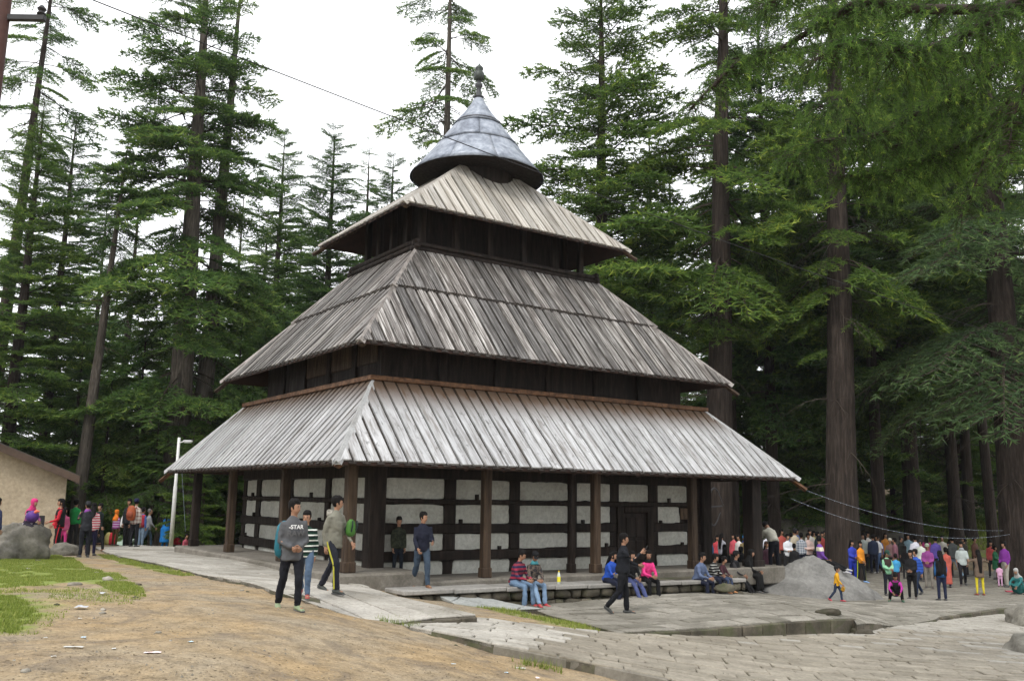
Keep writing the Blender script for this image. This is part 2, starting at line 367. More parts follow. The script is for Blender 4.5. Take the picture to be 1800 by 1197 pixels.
# far wooded hills beyond the valley
M_HILL = flat_mat('hazed_hill_green', (.15, .19, .15), .95, .5, .01, .05)  # grassy green made paler: part of the distance haze is in the colour
for nm, (a0, a1, dist, h0) in {'hill': (-62, 4, 190, 32), 'hill_far': (-30, 60, 215, 15)}.items():
    v, f = [], []; na, nr = 60, 8
    for j in range(nr):
        for i in range(na):
            a = rad(a0 + (a1 - a0) * i / (na - 1)); t = j / (nr - 1); r = dist * (1 + .5 * t)
            e = math.sin(math.pi * min(1, max(0, i / (na - 1)))) ** .5
            z = -25 + (h0 * (math.sin(t * math.pi * .5)) * (.65 + .5 * mnoise.noise((i * .11, dist, 0)) + .12 * mnoise.noise((i * .5, dist, j * .7)))) * e
            v.append((r * math.sin(a), r * math.cos(a), z))
    f = [(j * na + i, j * na + i + 1, (j + 1) * na + i + 1, (j + 1) * na + i) for j in range(nr - 1) for i in range(na - 1)]
    link(nm, mesh_of(nm, v, f, [M_HILL], True), kind='structure')

# ---- paved surfaces: joint bed + individual stones
M_JOINT = stone_mat('joint_earth', (.06, .05, .036), (.13, .11, .08), st_amt=.3, obvar=0, moss=((.07, .085, .03), .5))
M_PAVE = stone_mat('paving_flagstone', (.215, .192, .155), (.335, .302, .245), (.14, .12, .09), .6, .18)
M_PALE = stone_mat('pale_flagstone', (.31, .29, .255), (.45, .425, .38), (.17, .15, .115), .55, .2)
M_BLUE = stone_mat('bluish_flagstone', (.27, .28, .27), (.37, .38, .365), (.2, .2, .17), .35, .1)
M_PLAZA = stone_mat('grey_flagstone', (.185, .172, .146), (.305, .285, .245), (.095, .086, .066), .6, .30)
M_RISER = stone_mat('mossy_stone', (.055, .048, .036), (.15, .13, .10), (.03, .028, .02), .6, .35, bmp=.8, moss=((.05, .065, .02), .55))
M_CEMENT = stone_mat('grey_cement', (.235, .225, .21), (.36, .345, .32), (.16, .15, .13), .5, .12, bmp=.2)
def stone_mesh(name, poly, zf, mats, thick, rng, bev=.016, lift=0.0, tilt=.010):
    poly = ccw(poly); c = np.mean(poly, 0); n = len(poly)
    ta, tb = rng.uniform(-tilt, tilt), rng.uniform(-tilt, tilt); dz = rng.uniform(-.010, .012) + lift
    def z(p): return zf(p[0], p[1]) + dz + ta * (p[0] - c[0]) + tb * (p[1] - c[1])
    ins = [c + (np.array(p) - c) * (1 - bev / max(.03, np.linalg.norm(np.array(p) - c))) for p in poly]
    v = [(p[0] - c[0], p[1] - c[1], z(p)) for p in ins] + [(p[0] - c[0], p[1] - c[1], z(p) - bev * .8) for p in poly] + [(p[0] - c[0], p[1] - c[1], z(p) - thick) for p in poly]
    zc = zf(*c); v = [(a, b_, q - zc) for a, b_, q in v]
    f = [tuple(range(n))] + [(i + n, (i + 1) % n + n, (i + 1) % n, i) for i in range(n)] + [(i + 2 * n, (i + 1) % n + 2 * n, (i + 1) % n + n, i + n) for i in range(n)]
    return v, f, (float(c[0]), float(c[1]), float(zc))
def lay(name, key, ang, rows, widths, matf, cap, seed, gap=.022, thick=.06, skirt=.45, wob=.06):
    poly, zf = POLY[key]; rng = random.Random(seed)
    du = np.array([math.cos(ang), math.sin(ang)]); dv = np.array([-math.sin(ang), math.cos(ang)])
    P = np.array(poly); a = P @ du; b_ = P @ dv
    # joint bed with skirt
    v, f = [], []; vi = {}
    st = .55
    for y in np.arange(b_.min(), b_.max(), st):
        for x in np.arange(a.min(), a.max(), st):
            cell = [tuple(du * p + dv * q) for p, q in ((x, y), (x + st, y), (x + st, y + st), (x, y + st))]
            c = clip_convex(poly, cell)
            if len(c) >= 3 and abs(area(c)) > 1e-4:
                k = len(v); v += [(p[0], p[1], zf(*p) - .026) for p in c]; f.append(tuple(range(k, k + len(c))))
    k = len(v); n = len(poly); dens = []
    for i in range(n):
        p, q = np.array(poly[i]), np.array(poly[(i + 1) % n]); m_ = max(1, int(np.linalg.norm(q - p) / .4))
        dens += [p + (q - p) * t / m_ for t in range(m_)]
    k = len(v); n = len(dens)
    v += [(p[0], p[1], zf(*p) - .02) for p in dens] + [(p[0] * 1, p[1], zf(*p) - skirt) for p in dens]
    f += [(k + i, k + n + i, k + n + (i + 1) % n, k + (i + 1) % n) for i in range(n)]
    bed = link(name, mesh_of(name, v, f, [M_JOINT, M_RISER], False, [0] * (len(f) - n) + [1] * n), kind='structure')
    stones = []; y = b_.min() - .1
    edge = lambda x, y: wob * mnoise.noise((x * .8, y * 1.3, seed))
    while y < b_.max():
        h = rng.uniform(*rows); x = a.min() - rng.uniform(0, .6)
        while x < a.max():
            wd = rng.uniform(*widths); g = gap * rng.uniform(.6, 1.5); j = [rng.uniform(-.02, .02) for _ in range(4)]
            cs = [(x + g + j[0], y + g), (x + wd + j[1], y + g), (x + wd + j[2], y + h), (x + g + j[3], y + h)]
            cs = [(p, q + edge(p, q)) for p, q in cs]
            c = clip_convex(poly, ccw([tuple(du * p + dv * q) for p, q in cs]))
            if len(c) >= 3 and abs(area(c)) > .012: stones.append(c)
            x += wd
        y += h
    def px_area(c):
        m_ = np.mean(c, 0); d = math.hypot(*m_); 
        if m_[1] < 2: return 0
        q = proj((m_[0], m_[1], zf(*m_))); return (abs(area(c)) / d ** 3) * (1 if -40 < q[0] < 1840 and q[1] < 1230 else .01)
    stones.sort(key=px_area, reverse=True); rest = MB()
    for i, c in enumerate(stones):
        v, f, o = stone_mesh('paving_stone', c, zf, None, thick, rng)
        mt = matf(o[0], o[1], rng)
        if i < cap: link('paving_stone', mesh_of('paving_stone', v, f, [mt]), bed, loc=o)
        else: rest.add([(p[0] + o[0], p[1] + o[1], p[2] + o[2]) for p in v], f)
    if rest.v: rest.build('paving_stone', [matf(0, 30, rng)], bed, kind='stuff')
    return bed
eL = at(870, 1130, zL)[:2]; eL2 = at(1180, 1192, zL)[:2]; angL = math.atan2(*(eL2 - eL)[::-1])
def matL(x, y, rng):
    q = proj((x, y, zL(x, y)))
    return M_PALE if q[0] < 1010 - (q[1] - 1090) * 1.1 + rng.uniform(-25, 25) else M_PAVE
lay('lower_paving', 'L', angL + .08, (.27, .42), (.38, .80), matL, 300, 5, gap=.016)
lay('plaza_paving', 'P', YAW - .12, (.32, .52), (.42, .95), lambda x, y, r: M_PLAZA, 300, 6, gap=.042)
lay('stone_path', 'A', math.atan2(*(at(700,1060,zA) - at(330,985,zA))[:2][::-1]) + .05, (.5, .85), (.8, 1.7), lambda x, y, r: M_PALE, 300, 7, gap=.024, wob=.16)
lay('stone_ramp', 'R', math.atan2(*(at(890,1057,zB) - at(745,1031,zB))[:2][::-1]), (.5, .7), (.9, 1.6), lambda x, y, r: M_BLUE, 200, 8, gap=.012)

# kerb of the lower paving and riser blocks of the plaza step
def edge_blocks(name, pa, pb, zf, h, depth, mats, seed, parent=None, w=(.5, .95), proud=.02, drop=0.0):
    rng = random.Random(seed); pa, pb = np.array(pa[:2]), np.array(pb[:2]); L = np.linalg.norm(pb - pa); d = (pb - pa) / L; nrm = np.array([d[1], -d[0]]); t = 0
    while t < L - .05:
        wd = min(rng.uniform(*w), L - t); c = pa + d * (t + wd / 2) + nrm * (proud - depth / 2 + rng.uniform(-.012, .012)); top = zf(*c) - drop + rng.uniform(-.012, .006)
        mb = MB(); hh = h if not hasattr(h, '__len__') else h[0] + (h[1] - h[0]) * t / L
        mb.box((0, 0, -hh / 2), (wd - .025, depth, hh), bev=.02)
        mb.v = [(x + .012 * mnoise.noise((x * 5 + t, y * 5, z * 5)), y + .012 * mnoise.noise((x * 5, y * 5 + t, z * 5)), z + .01 * mnoise.noise((x * 4, y * 4, t))) for x, y, z in mb.v]
        e1, e2 = c - d * wd / 2, c + d * wd / 2; top = (zf(*e1) + zf(*e2)) / 2 - drop + rng.uniform(-.006, .004)
        mb.build(name, [mats], parent, loc=(c[0], c[1], top), rot=(0, -math.atan2(zf(*e2) - zf(*e1), wd), math.atan2(d[1], d[0]))); t += wd
ST = {o.name: o for o in COL.objects if o.parent is None}
M_KERB = stone_mat('kerb_cement', (.13, .118, .098), (.24, .22, .185), (.09, .085, .06), .5, .15)
edge_blocks('kerb_stone', at(868,1130,zL), at(1188,1194,zL), zL, .42, .14, M_KERB, 1, ST['lower_paving'], w=(1.0, 1.9), proud=.06, drop=.006)
a_, b_ = at(1085,1110,zP), at(1300,1098,zP)
edge_blocks('riser_block', a_, b_, zP, .5, .25, M_RISER, 2, ST['plaza_paving'], proud=.10, drop=.02)
edge_blocks('riser_block', b_, at(1500,1086,zP), zP, .55, .25, M_RISER, 3, ST['plaza_paving'], proud=.10, drop=.02)
edge_blocks('riser_block', at(1650,1083,zP), at(1765,1067,zP), zP, .5, .25, M_RISER, 4, ST['plaza_paving'], proud=.10, drop=.02)
edge_blocks('riser_block', at(690,1093,zA), at(836,1080,zA), zA, .4, .25, M_RISER, 6, ST['stone_path'], proud=.07, drop=.03)

# grass blades: nobody could count them
rng = np.random.default_rng(4); T, tint = [], []
M_GRASS = leaf_mat('grass_blade', (.085, .125, .022), (.195, .255, .050), (.36, .37, .12), .45)
def blades(poly, dens, hmin, hmax, dry):
    p = np.array(poly); lo, hi = p.min(0), p.max(0); k = int((hi - lo).prod() * dens)
    for x, y in rng.uniform(lo, hi, (k, 2)):
        q = mnoise.noise((x * 1.1, y * 1.1, 11)) + .9 * mnoise.noise((x * 3.3, y * 3.3, 1))
        if q < -.22 or not in_poly(x, y, poly): continue
        z = gz(x, y); h = rng.uniform(hmin, hmax) * (1 + .5 * q); a = rng.uniform(0, 6.28); l = h * rng.uniform(.2, .9); wd = rng.uniform(.004, .009)
        dx, dy = math.cos(a), math.sin(a)
        T.append([(x - dy * wd, y + dx * wd, z - .005), (x + dy * wd, y - dx * wd, z - .005), (x + dx * l, y + dy * l, z + h)]); tint.append(min(1, rng.uniform(.1, .7) + dry * rng.uniform(0, .6)))
blades(GRASS[0], 2300, .015, .045, .6); blades(THIN, 500, .012, .04, .6); blades(GRASS[1], 2300, .018, .055, .4); blades(GRASS[2], 1100, .02, .055, .6)
blades(WEED[0], 900, .05, .16, 0); blades(WEED[1], 900, .03, .08, .75); blades(WEED[2], 900, .04, .11, .15); blades(WEED[3], 700, .03, .09, .4)
for cx_, cy_, k_ in [(pz(945,1160,-.5)), (pz(700,1092,-.3)), (pz(770,1088,-.35))]:
    blades([(cx_ - .35, cy_ - .3), (cx_ + .35, cy_ - .3), (cx_ + .35, cy_ + .3), (cx_ - .35, cy_ + .3)], 1200, .05, .14, .1)
bg0 = [(8, 50), (32, 50), (36, 75), (6, 75)]
p = np.array(bg0)
for x, y in rng.uniform(p.min(0), p.max(0), (30000, 2)):
    if mnoise.noise((x * .16, y * .16, 9)) < -.25: continue
    z = gz(x, y); h = rng.uniform(.08, .28); a = rng.uniform(0, 6.28); dx, dy = math.cos(a), math.sin(a)
    T.append([(x - dy * .04, y + dx * .04, z - .01), (x + dy * .04, y - dx * .04, z - .01), (x + dx * h * .5, y + dy * h * .5, z + h)]); tint.append(rng.uniform(.1, .8))
link('grass', tri_mesh('grass', T, [M_GRASS], tint), kind='stuff')

# pebbles and crumbs too many to count, and the pieces one can point at
def rock_mesh(name, size, seed, mats, sub=2, rough=.28, freq=1.3, flat=1.0, smooth=True, taper=0.0):
    bm = bmesh.new(); bmesh.ops.create_icosphere(bm, subdivisions=sub, radius=1)
    for q in bm.verts:
        p = q.co.copy(); d = 1 + rough * mnoise.fractal(p * freq + Vector((seed * 7.3, seed, 0)), .8, 2.1, 4)
        if sub > 3: d += .05 * (abs(mnoise.noise(p * 3.1 + Vector((seed, 3, 0)))) - .3) + .03 * mnoise.noise(p * 9 + Vector((seed, 0, 1))); d -= .06 * max(0, 1 - 9 * abs(mnoise.noise(p * 1.7 + Vector((0, seed, 5)))))
        tp = 1 - taper * max(0, p.z)
        q.co = Vector((p.x * d * tp * size[0], p.y * d * tp * size[1], max(p.z * d, -.45) * size[2] * flat))
    me = bpy.data.meshes.new(name); bm.to_mesh(me); bm.free(); me.materials.append(mats)
    if smooth: me.polygons.foreach_set('use_smooth', np.ones(len(me.polygons), bool))
    me.update(); return me
M_ROCK = stone_mat('granite_boulder', (.105, .098, .082), (.245, .23, .195), (.06, .056, .043), .65, .1, bmp=.8)
M_PEB = stone_mat('pebble_stone', (.17, .15, .12), (.40, .37, .32), st_amt=.2, obvar=.3)
T = []; rr = random.Random(3)
for _ in range(11000):
    y = 7.5 + 13 * rr.random() ** 1.5; x = rr.uniform(-.62, .22) * y
    if any(in_poly(x, y, POLY[k][0]) for k in POLY): continue
    if mnoise.noise((x * .7, y * .7, 4)) < rr.uniform(-.5, .2): continue
    s = rr.uniform(.003, .010) * (1 + 1.6 * (rr.random() < .05)); z = gz(x, y); a = rr.uniform(0, 6.28); pp = [(x + s * math.cos(a + k * 2.09), y + s * math.sin(a + k * 2.09), z - .002) for k in range(3)]; t_ = (x, y, z + s * .8)
    T += [[pp[0], pp[1], t_], [pp[1], pp[2], t_], [pp[2], pp[0], t_]]
link('gravel', tri_mesh('gravel', T, [M_PEB]), kind='stuff')
T = []; TI_ = []
for _ in range(9000):                               # fallen needles, twigs and leaf crumbs
    y = 7.5 + 14 * rr.random() ** 1.5; x = rr.uniform(-.62, .3) * y
    if mnoise.noise((x * .5, y * .5, 14)) + .5 * mnoise.noise((x * 2, y * 2, 4)) < rr.uniform(-.35, .25): continue
    k_ = next((k for k in POLY if in_poly(x, y, POLY[k][0])), None)
    if k_ and rr.random() < .75: continue
    z = (POLY[k_][1](x, y) + .014 if k_ else gz(x, y) + .004); l = rr.uniform(.012, .05); w_ = rr.uniform(.003, .010); a = rr.uniform(0, 6.28); dx, dy = math.cos(a), math.sin(a)
    T.append([(x - dy * w_, y + dx * w_, z), (x + dy * w_, y - dx * w_, z + .003), (x + dx * l, y + dy * l, z + rr.uniform(.0, .008))]); TI_.append(rr.random())
M_CRUMB = leaf_mat('leaf_crumbs', (.02, .015, .01), (.07, .05, .03), (.20, .15, .09), .0, .9)
link('leaf_litter', tri_mesh('leaf_litter', T, [M_CRUMB], TI_), kind='stuff')
LOOSE = [(68,986,.13,'rounded grey stone lying in the grass before the boulder'), (180,1078,.075,'brown rounded stone, lower of the two touching on bare dirt'), (181,1072,.07,'brown stone behind its lower neighbour on bare dirt'),
  (243,1028,.09,'flat buff stone at the tip of the grass patch'), (130,1028,.16,'low flat stone sunk at the lower grass edge'), (190,1020,.2,'flat pale stone half buried in the upper grass'), (100,1063,.06,'small dark stone among loose gravel'),
  (278,1112,.055,'dark clod on the trodden dirt middle'), (300,1126,.035,'small black stone right of the dark clod'), (801,1134,.05,'round dark stone lying in front of the paved slab'), (818,1134,.03,'smaller dark stone beside the round one'),
  (45,1180,.07,'dull brown stone in the bottom dirt corner'), (238,1050,.06,'pale stone beside the grass tip'), (50,1000,.08,'white flecked stone in the grass near boulder'), (425,1038,.07,'dark clod beside the pale path edge'), (435,1040,.05,'second dark clod at the path edge'), (170,1006,.06,'pale stone in the upper grass strip')]
for i, (px, py, s, lb) in enumerate(LOOSE):
    P = at(px, py, gz); s *= .62; tag(link('stone', rock_mesh('stone', (s * 1.25, s * .85, s * .5), i + 3, M_PEB if i % 3 else M_RISER, 2, .5), loc=(P[0], P[1], P[2] + s * .1), rot=(0, 0, i)), lb, 'stone', 'loose stones on the dirt')
# litter
M_PAPER = flat_mat('white_paper', (.46, .46, .44), .7, .08); M_PLB = flat_mat('pale_blue_plastic', (.45, .62, .75), .5, .1); M_PLP = flat_mat('pale_pink_wrapper', (.75, .6, .6), .6, .1); M_BAGG = flat_mat('grey_plastic_bag', (.42, .43, .46), .4, .25)
def crumple(name, sx, sy, h, mt, seed):
    v, f = [], []
    for j in range(5):
        for i in range(6):
            x, y = (i / 5 - .5) * sx, (j / 4 - .5) * sy
            v.append((x + .1 * sx * mnoise.noise((i, j, seed)), y + .1 * sy * mnoise.noise((i, j, seed + 5)), h * (.35 + .65 * abs(mnoise.noise((i * .8, j * .8, seed + 2))))))
    f = [(j * 6 + i, j * 6 + i + 1, (j + 1) * 6 + i + 1, (j + 1) * 6 + i) for j in range(4) for i in range(5)]
    me = mesh_of(name, v, f, [mt]); return me
LIT = [(130,1138,.2,.06,M_PAPER,'long white paper scrap on the trodden dirt'), (147,1121,.06,.05,M_PLB,'pale blue wrapper bit on dirt left of centre'), (335,1129,.06,.04,M_PLB,'bluish wrapper bit near the middle of the dirt'), (200,1141,.06,.04,M_PAPER,'small white paper bit on brown dirt'),
  (94,1155,.05,.04,M_PAPER,'folded white scrap low in the dirt corner'), (140,1088,.05,.04,M_PAPER,'tiny white scrap under the grey bag'), (143,1070,.16,.12,M_BAGG,'crumpled grey plastic bag on gravelly dirt'), (180,1045,.11,.1,M_BAGG,'crumpled white grey bag at the lower grass edge'),
  (268,1148,.17,.07,M_PLP,'pinkish flat paper pressed into dirt'), (990,1171,.07,.05,M_PLB,'sky blue wrapper before the kerb'), (915,1175,.14,.05,M_PAPER,'dirty white paper strip near the kerb'), (890,1183,.05,.03,M_PLB,'small blue scrap below the kerb end'), (1115,1190,.09,.06,M_PLP,'pale pink crumpled cup beside the kerb'),
  (797,1168,.06,.03,M_PLB,'little blue scrap on the sandy dirt'), (945,1192,.09,.05,M_PLP,'greyish wrapper at the bottom edge of the dirt'), (80,1122,.04,.03,M_PAPER,'white speck of paper on the left dirt'), (770,1119,.09,.04,M_PAPER,'white paper strip in front of the pale slab')]
for i, (px, py, a, b_, mt, lb) in enumerate(LIT):
    P = at(px, py, gz); tag(link('litter', crumple('litter', a, b_, .02 + .35 * min(a, b_) * (mt is M_BAGG), mt, i), loc=(P[0], P[1], P[2] + .004), rot=(0, 0, i * 1.7 if a < .12 else rr.uniform(-.2, .2))), lb, 'litter', 'bits of litter on the dirt')

# boulders
def boulder(label, px, py, Y, size, seed, mt, rz=0, sub=4, rough=.3, freq=.9, name='boulder', zoff=0, taper=0.0):
    P = aty(px, py, Y); P[2] = gz(P[0], P[1]) if zoff == 0 else zoff
    return tag(link(name, rock_mesh(name, size, seed, mt, sub, rough, freq, taper=taper), loc=(P[0], P[1], P[2]), rot=(0, 0, rz)), label, 'boulder')
boulder('big grey granite boulder with a sloping top before the cream house', 8, 968, 26.3, (1.15, .85, 1.0), 2, M_ROCK, .1, 5, .34, 1.1)
boulder('small pale boulder at the end of the big one', 112, 966, 28.6, (.42, .34, .36), 6, M_ROCK, .3)
# ================================================================== TEMPLE
M_ROOF1 = wood_mat('silvery_roof_board', (.20, .187, .178), (.36, .36, .365), (.48, .485, .495), (12, 1.1, 12), .42, .5, .8, .16, ((.085, .055, .036), 1.85, 1.2), .35)
M_ROOF2 = wood_mat('weathered_brown_roof_board', (.032, .025, .021), (.125, .110, .100), (.44, .425, .41), (22, .75, 22), .48, .5, .75, .6, None, .8)
M_ROOF3 = wood_mat('tan_grey_roof_board', (.20, .175, .145), (.34, .315, .275), (.45, .43, .395), (16, .6, 16), .5, .45, .45, .3, None, .4)
M_UNDER = wood_mat('dark_gap_board', (.016, .013, .011), (.034, .028, .024), (.06, .052, .045), (14, .8, 14), .8, .2, .3, .2)
M_DECK = flat_mat('reddish_soffit_wood', (.032, .016, .011), .8, .45, 3)
M_TIMBER = wood_mat('dark_temple_timber', (.0065, .0042, .0030), (.0130, .0080, .0055), (.024, .015, .0105), (9, 9, 1.2), .75, .25, .3, .25)
M_POST = wood_mat('brown_post_timber', (.026, .016, .010), (.050, .032, .020), (.085, .056, .034), (11, 11, .8), .75, .25, .4, .3)
M_ORANGE = wood_mat('orange_brown_board', (.045, .020, .008), (.090, .040, .015), (.14, .066, .027), (6, 6, 6), .65, .3, .3, .2)
M_PLASTER = stone_mat('lime_plaster', (.37, .37, .33), (.50, .50, .46), (.26, .25, .21), .4, .1, .9, .8, .15)
M_HIP = [stone_mat('silver_hip_board', (.30, .30, .30), (.46, .465, .47), (.16, .14, .12), .4, .1, .5, 1.5, .2), stone_mat('brown_hip_board', (.15, .13, .115), (.36, .33, .31), (.06, .05, .04), .6, .1, .55, 1.5, .3), stone_mat('tan_hip_board', (.26, .24, .21), (.42, .39, .35), (.15, .12, .1), .4, .1, .55, 1.5, .2)]
M_CONE = None
def cone_mat():
    m, n, b, _ = new_mat('blue_grey_sheet_metal'); vec = coords(n)
    g = noise(n, vec, 2.6, 7, .65, .4); g2 = noise(n, coords(n, 'Object', (3, 3, .6)), 3.0, 4)
    c = ramp(n, g, [(.34, (.12, .135, .165)), (.52, (.225, .25, .29)), (.68, (.33, .355, .395))])
    c = mixc(n, .5, c, ramp(n, g2, [(.35, (.55, .56, .6)), (.65, (1.15, 1.15, 1.15))]), 'MULTIPLY')
    n.links.new(mixc(n, 1.0, c, ramp(n, objrand(n), [(0, (.86, .87, .9)), (1, (1.1, 1.1, 1.1))]), 'MULTIPLY'), b.inputs['Base Color'])
    b.inputs['Metallic'].default_value = .25; n.links.new(ramp(n, g, [(.3, (.55,) * 3), (.7, (.36,) * 3)]), b.inputs['Roughness']); bump(n, b, g, .35, .03); return m
M_CONE = cone_mat()
TEMPLE = thing('temple', 'tall timber pagoda temple with three plank roofs and a metal cone on top', 'temple', (TC[0], TC[1], 0), YAW)
trng = random.Random(17)

def face_frame(o, D, z, slope):
    a = Vector((-o[1], o[0], 0)); ov = Vector((o[0], o[1], 0)); up = Vector((0, 0, 1))
    Y = -ov * math.cos(slope) + up * math.sin(slope); Z = ov * math.sin(slope) + up * math.cos(slope)
    org = ov * D + up * z
    return org, a, Y, Z, Matrix(((a.x, Y.x, Z.x, org.x), (a.y, Y.y, Z.y, org.y), (a.z, Y.z, Z.z, org.z), (0, 0, 0, 1)))
def roof(label, Eu, Ev, ze, Tu, Tv, zt, mat, courses, pitch=.34, gap0=.07):
    mb = MB()      # deck: a shell with real thickness
    e = [(-Eu, -Ev), (Eu, -Ev), (Eu, Ev), (-Eu, Ev)]; t = [(-Tu, -Tv), (Tu, -Tv), (Tu, Tv), (-Tu, Tv)]
    top = [(x, y, ze) for x, y in e] + [(x, y, zt) for x, y in t]; th = .07
    bot = [(x, y, z - th) for x, y, z in top]; v = top + bot
    f = [(i, (i + 1) % 4, 4 + (i + 1) % 4, 4 + i) for i in range(4)] + [(8 + i, 12 + i, 12 + (i + 1) % 4, 8 + (i + 1) % 4) for i in range(4)]
    f += [(i, 8 + i, 8 + (i + 1) % 4, (i + 1) % 4) for i in range(4)] + [(4, 5, 6, 7), (12, 15, 14, 13)]
    mb.add(v, f, 0)
    R = mb.build('roof', [M_DECK], TEMPLE, label=label)
    under, hidden = MB(), MB()
    for o in ((0, -1), (-1, 0), (1, 0), (0, 1)):
        vis = o in ((0, -1), (-1, 0)); gapw = gap0 if o[0] == 0 else .135
        D, Dt = (Ev, Tv) if o[0] == 0 else (Eu, Tu); W, Wt = (Eu, Tu) if o[0] == 0 else (Ev, Tv)
        sl = math.atan2(zt - ze, D - Dt); L = math.hypot(zt - ze, D - Dt)
        org, A, Y, Z, MM = face_frame(o, D, ze, sl)
        def hipy(x): return (W - abs(x)) / (W - Wt) * L
        n = round(2 * W / pitch); p = 2 * W / n
        for ci, (y0, y1, lift) in enumerate(courses):
            trap = [(-(W + (Wt - W) * y0), y0 * L), (W + (Wt - W) * y0, y0 * L), (W + (Wt - W) * y1, y1 * L), (-(W + (Wt - W) * y1), y1 * L)]
            for k in range(n):
                x0 = -W + k * p + gapw / 2 + trng.uniform(-.012, .012); x1 = -W + (k + 1) * p - gapw / 2 + trng.uniform(-.012, .012)
                c = clip_convex([(x0, y0 * L), (x1, y0 * L), (x1, y1 * L), (x0, y1 * L)], trap)
                if len(c) < 3 or area(c) < .004: continue
                ext = trng.uniform(-.014, .010); c = ccw([(x, y + (ext if y < y0 * L + 1e-4 else 0)) for x, y in c])
                zb, zt_ = .018 + lift, (.062 if o[0] == 0 else .055) + lift + trng.uniform(-.006, .008); m_ = len(c); cx_ = (x0 + x1) / 2; cy_ = min(q[1] for q in c)
                dip = trng.uniform(-.006, .006)
                v = [(x - cx_, y, zb) for x, y in c] + [(x - cx_, y, zt_ + dip * (x - cx_) / (x1 - x0)) for x, y in c]
                ff = [tuple(range(m_, 2 * m_)), tuple(reversed(range(m_)))] + [(i, (i + 1) % m_, m_ + (i + 1) % m_, m_ + i) for i in range(m_)]
                if vis:
                    po = link('plank', mesh_of('plank', v, ff, [mat]), R); po.matrix_local = MM @ Matrix.Translation((cx_, 0, 0))
                else: hidden.add([MM @ Vector((x + cx_, y, z)) for x, y, z in v], ff)
            for k in range(1, n):                       # boards covering the joints from below; their ends show at the eave
                x = -W + k * p; hy = min(y1 * L, hipy(x) - .05)
                if hy < y0 * L + .1: continue
                w2 = .095; z0, z1 = lift - .018, lift + .010
                ye = y0 * L - .055
                v = [MM @ Vector((a_, b_, c_)) for a_ in (x - w2, x + w2) for b_ in (ye, hy) for c_ in (z0, z1)]
                under.add(v, [(0, 1, 3, 2), (4, 6, 7, 5), (0, 4, 5, 1), (2, 3, 7, 6), (0, 2, 6, 4), (1, 5, 7, 3)])
    under.build('under_plank', [M_UNDER], R, kind='stuff'); hidden.build('plank', [mat], R, kind='stuff')
    # hip boards along the four hips
    for sx, sy in ((-1, -1), (1, -1), (-1, 1), (1, 1)):
        a = Vector((sx * Eu, sy * Ev, ze)); b = Vector((sx * Tu, sy * Tv, zt)); d = (b - a).normalized()
        s1 = Vector((-sx, 0, 0)); s2 = Vector((0, -sy, 0)); s1 = (s1 - d * s1.dot(d)).normalized(); s2 = (s2 - d * s2.dot(d)).normalized()
        up = (Vector((0, 0, 1)) - d * d.z).normalized()
        for cj, (y0, y1, lift) in enumerate(courses):
            h = MB(); pa = a + (b - a) * y0 - d * .10; pb = a + (b - a) * y1; wd = .125
            sec = lambda P: [P + up * (.065 + lift) + s1 * wd - up * .02, P + up * (.095 + lift), P + up * (.065 + lift) + s2 * wd - up * .02, P + up * (.02 + lift) + s2 * wd, P + up * (.05 + lift), P + up * (.02 + lift) + s1 * wd]
            h.add(sec(pa) + sec(pb), [(0, 6, 7, 1), (1, 7, 8, 2), (2, 8, 9, 3), (3, 9, 10, 4), (4, 10, 11, 5), (5, 11, 6, 0), (0, 1, 4, 5), (1, 2, 3, 4), (11, 10, 7, 6), (10, 9, 8, 7)])
            h.build('hip_board', [M_HIP[0] if ze < 3 else M_HIP[1] if ze < 7 else M_HIP[2]], R)
        r = MB(); q = a - d * (.42 if sx * sy < 0 else .02) - up * .12; r.tube([q, a + (b - a) * .35 - up * .12], [(.07, .10), (.07, .10)], 4); r.build('hip_rafter', [M_ORANGE if ze < 3 else M_POST], R)
    return R
R1 = roof('lowest wide roof of silver grey planks, brown stained along its top', 7.73, 6.81, 2.453, 5.86, 4.615, 4.60, M_ROOF1, [(0, 1, 0)])
R2 = roof('middle steep roof of dark streaked planks in two courses', 6.55, 5.24, 5.446, 3.48, 2.18, 8.81, M_ROOF2, [(0, .60, 0), (.565, 1, .06)])
R3 = roof('small upper roof of tan grey planks under the cone', 4.274, 2.93, 10.026, .95, .66, 12.56, M_ROOF3, [(0, 1, 0)])
# carved spout at the near corner of each roof
for R, (Eu, Ev, z), mt, s in ((R1, (7.73, 6.81, 2.453), M_HIP[0], 1.0), (R2, (6.55, 5.24, 5.446), M_HIP[1], .8), (R3, (4.274, 2.93, 10.026), M_HIP[2], .7)):
    d = Vector((-.707, -.707, -.42)).normalized(); a = Vector((-Eu, -Ev, z)); sd_ = Vector((.707, -.707, 0)); mb = MB()
    M3 = Matrix((( sd_.x, d.x, 0), (sd_.y, d.y, 0), (sd_.z, d.z, 1))); rt = Matrix.Rotation(0, 3, 'Z')
    side, fw = sd_, d; upv = side.cross(fw).normalized(); upv = upv if upv.z > 0 else -upv
    R3 = Matrix(((side.x, fw.x, upv.x), (side.y, fw.y, upv.y), (side.z, fw.z, upv.z)))
    for cx_, dz_, w_, h_ in ((0, 0, .24, .035), (-.105, .05, .035, .10), (.105, .05, .035, .10)): mb.box(tuple(a - fw * .12 + side * cx_ * s * .8 - upv * (.03 * s - dz_ * s * .8)), (w_ * s * .8, .42 * s, h_ * s * .8), rot=R3, bev=.008)
    mb.build('corner_spout', [mt], R)

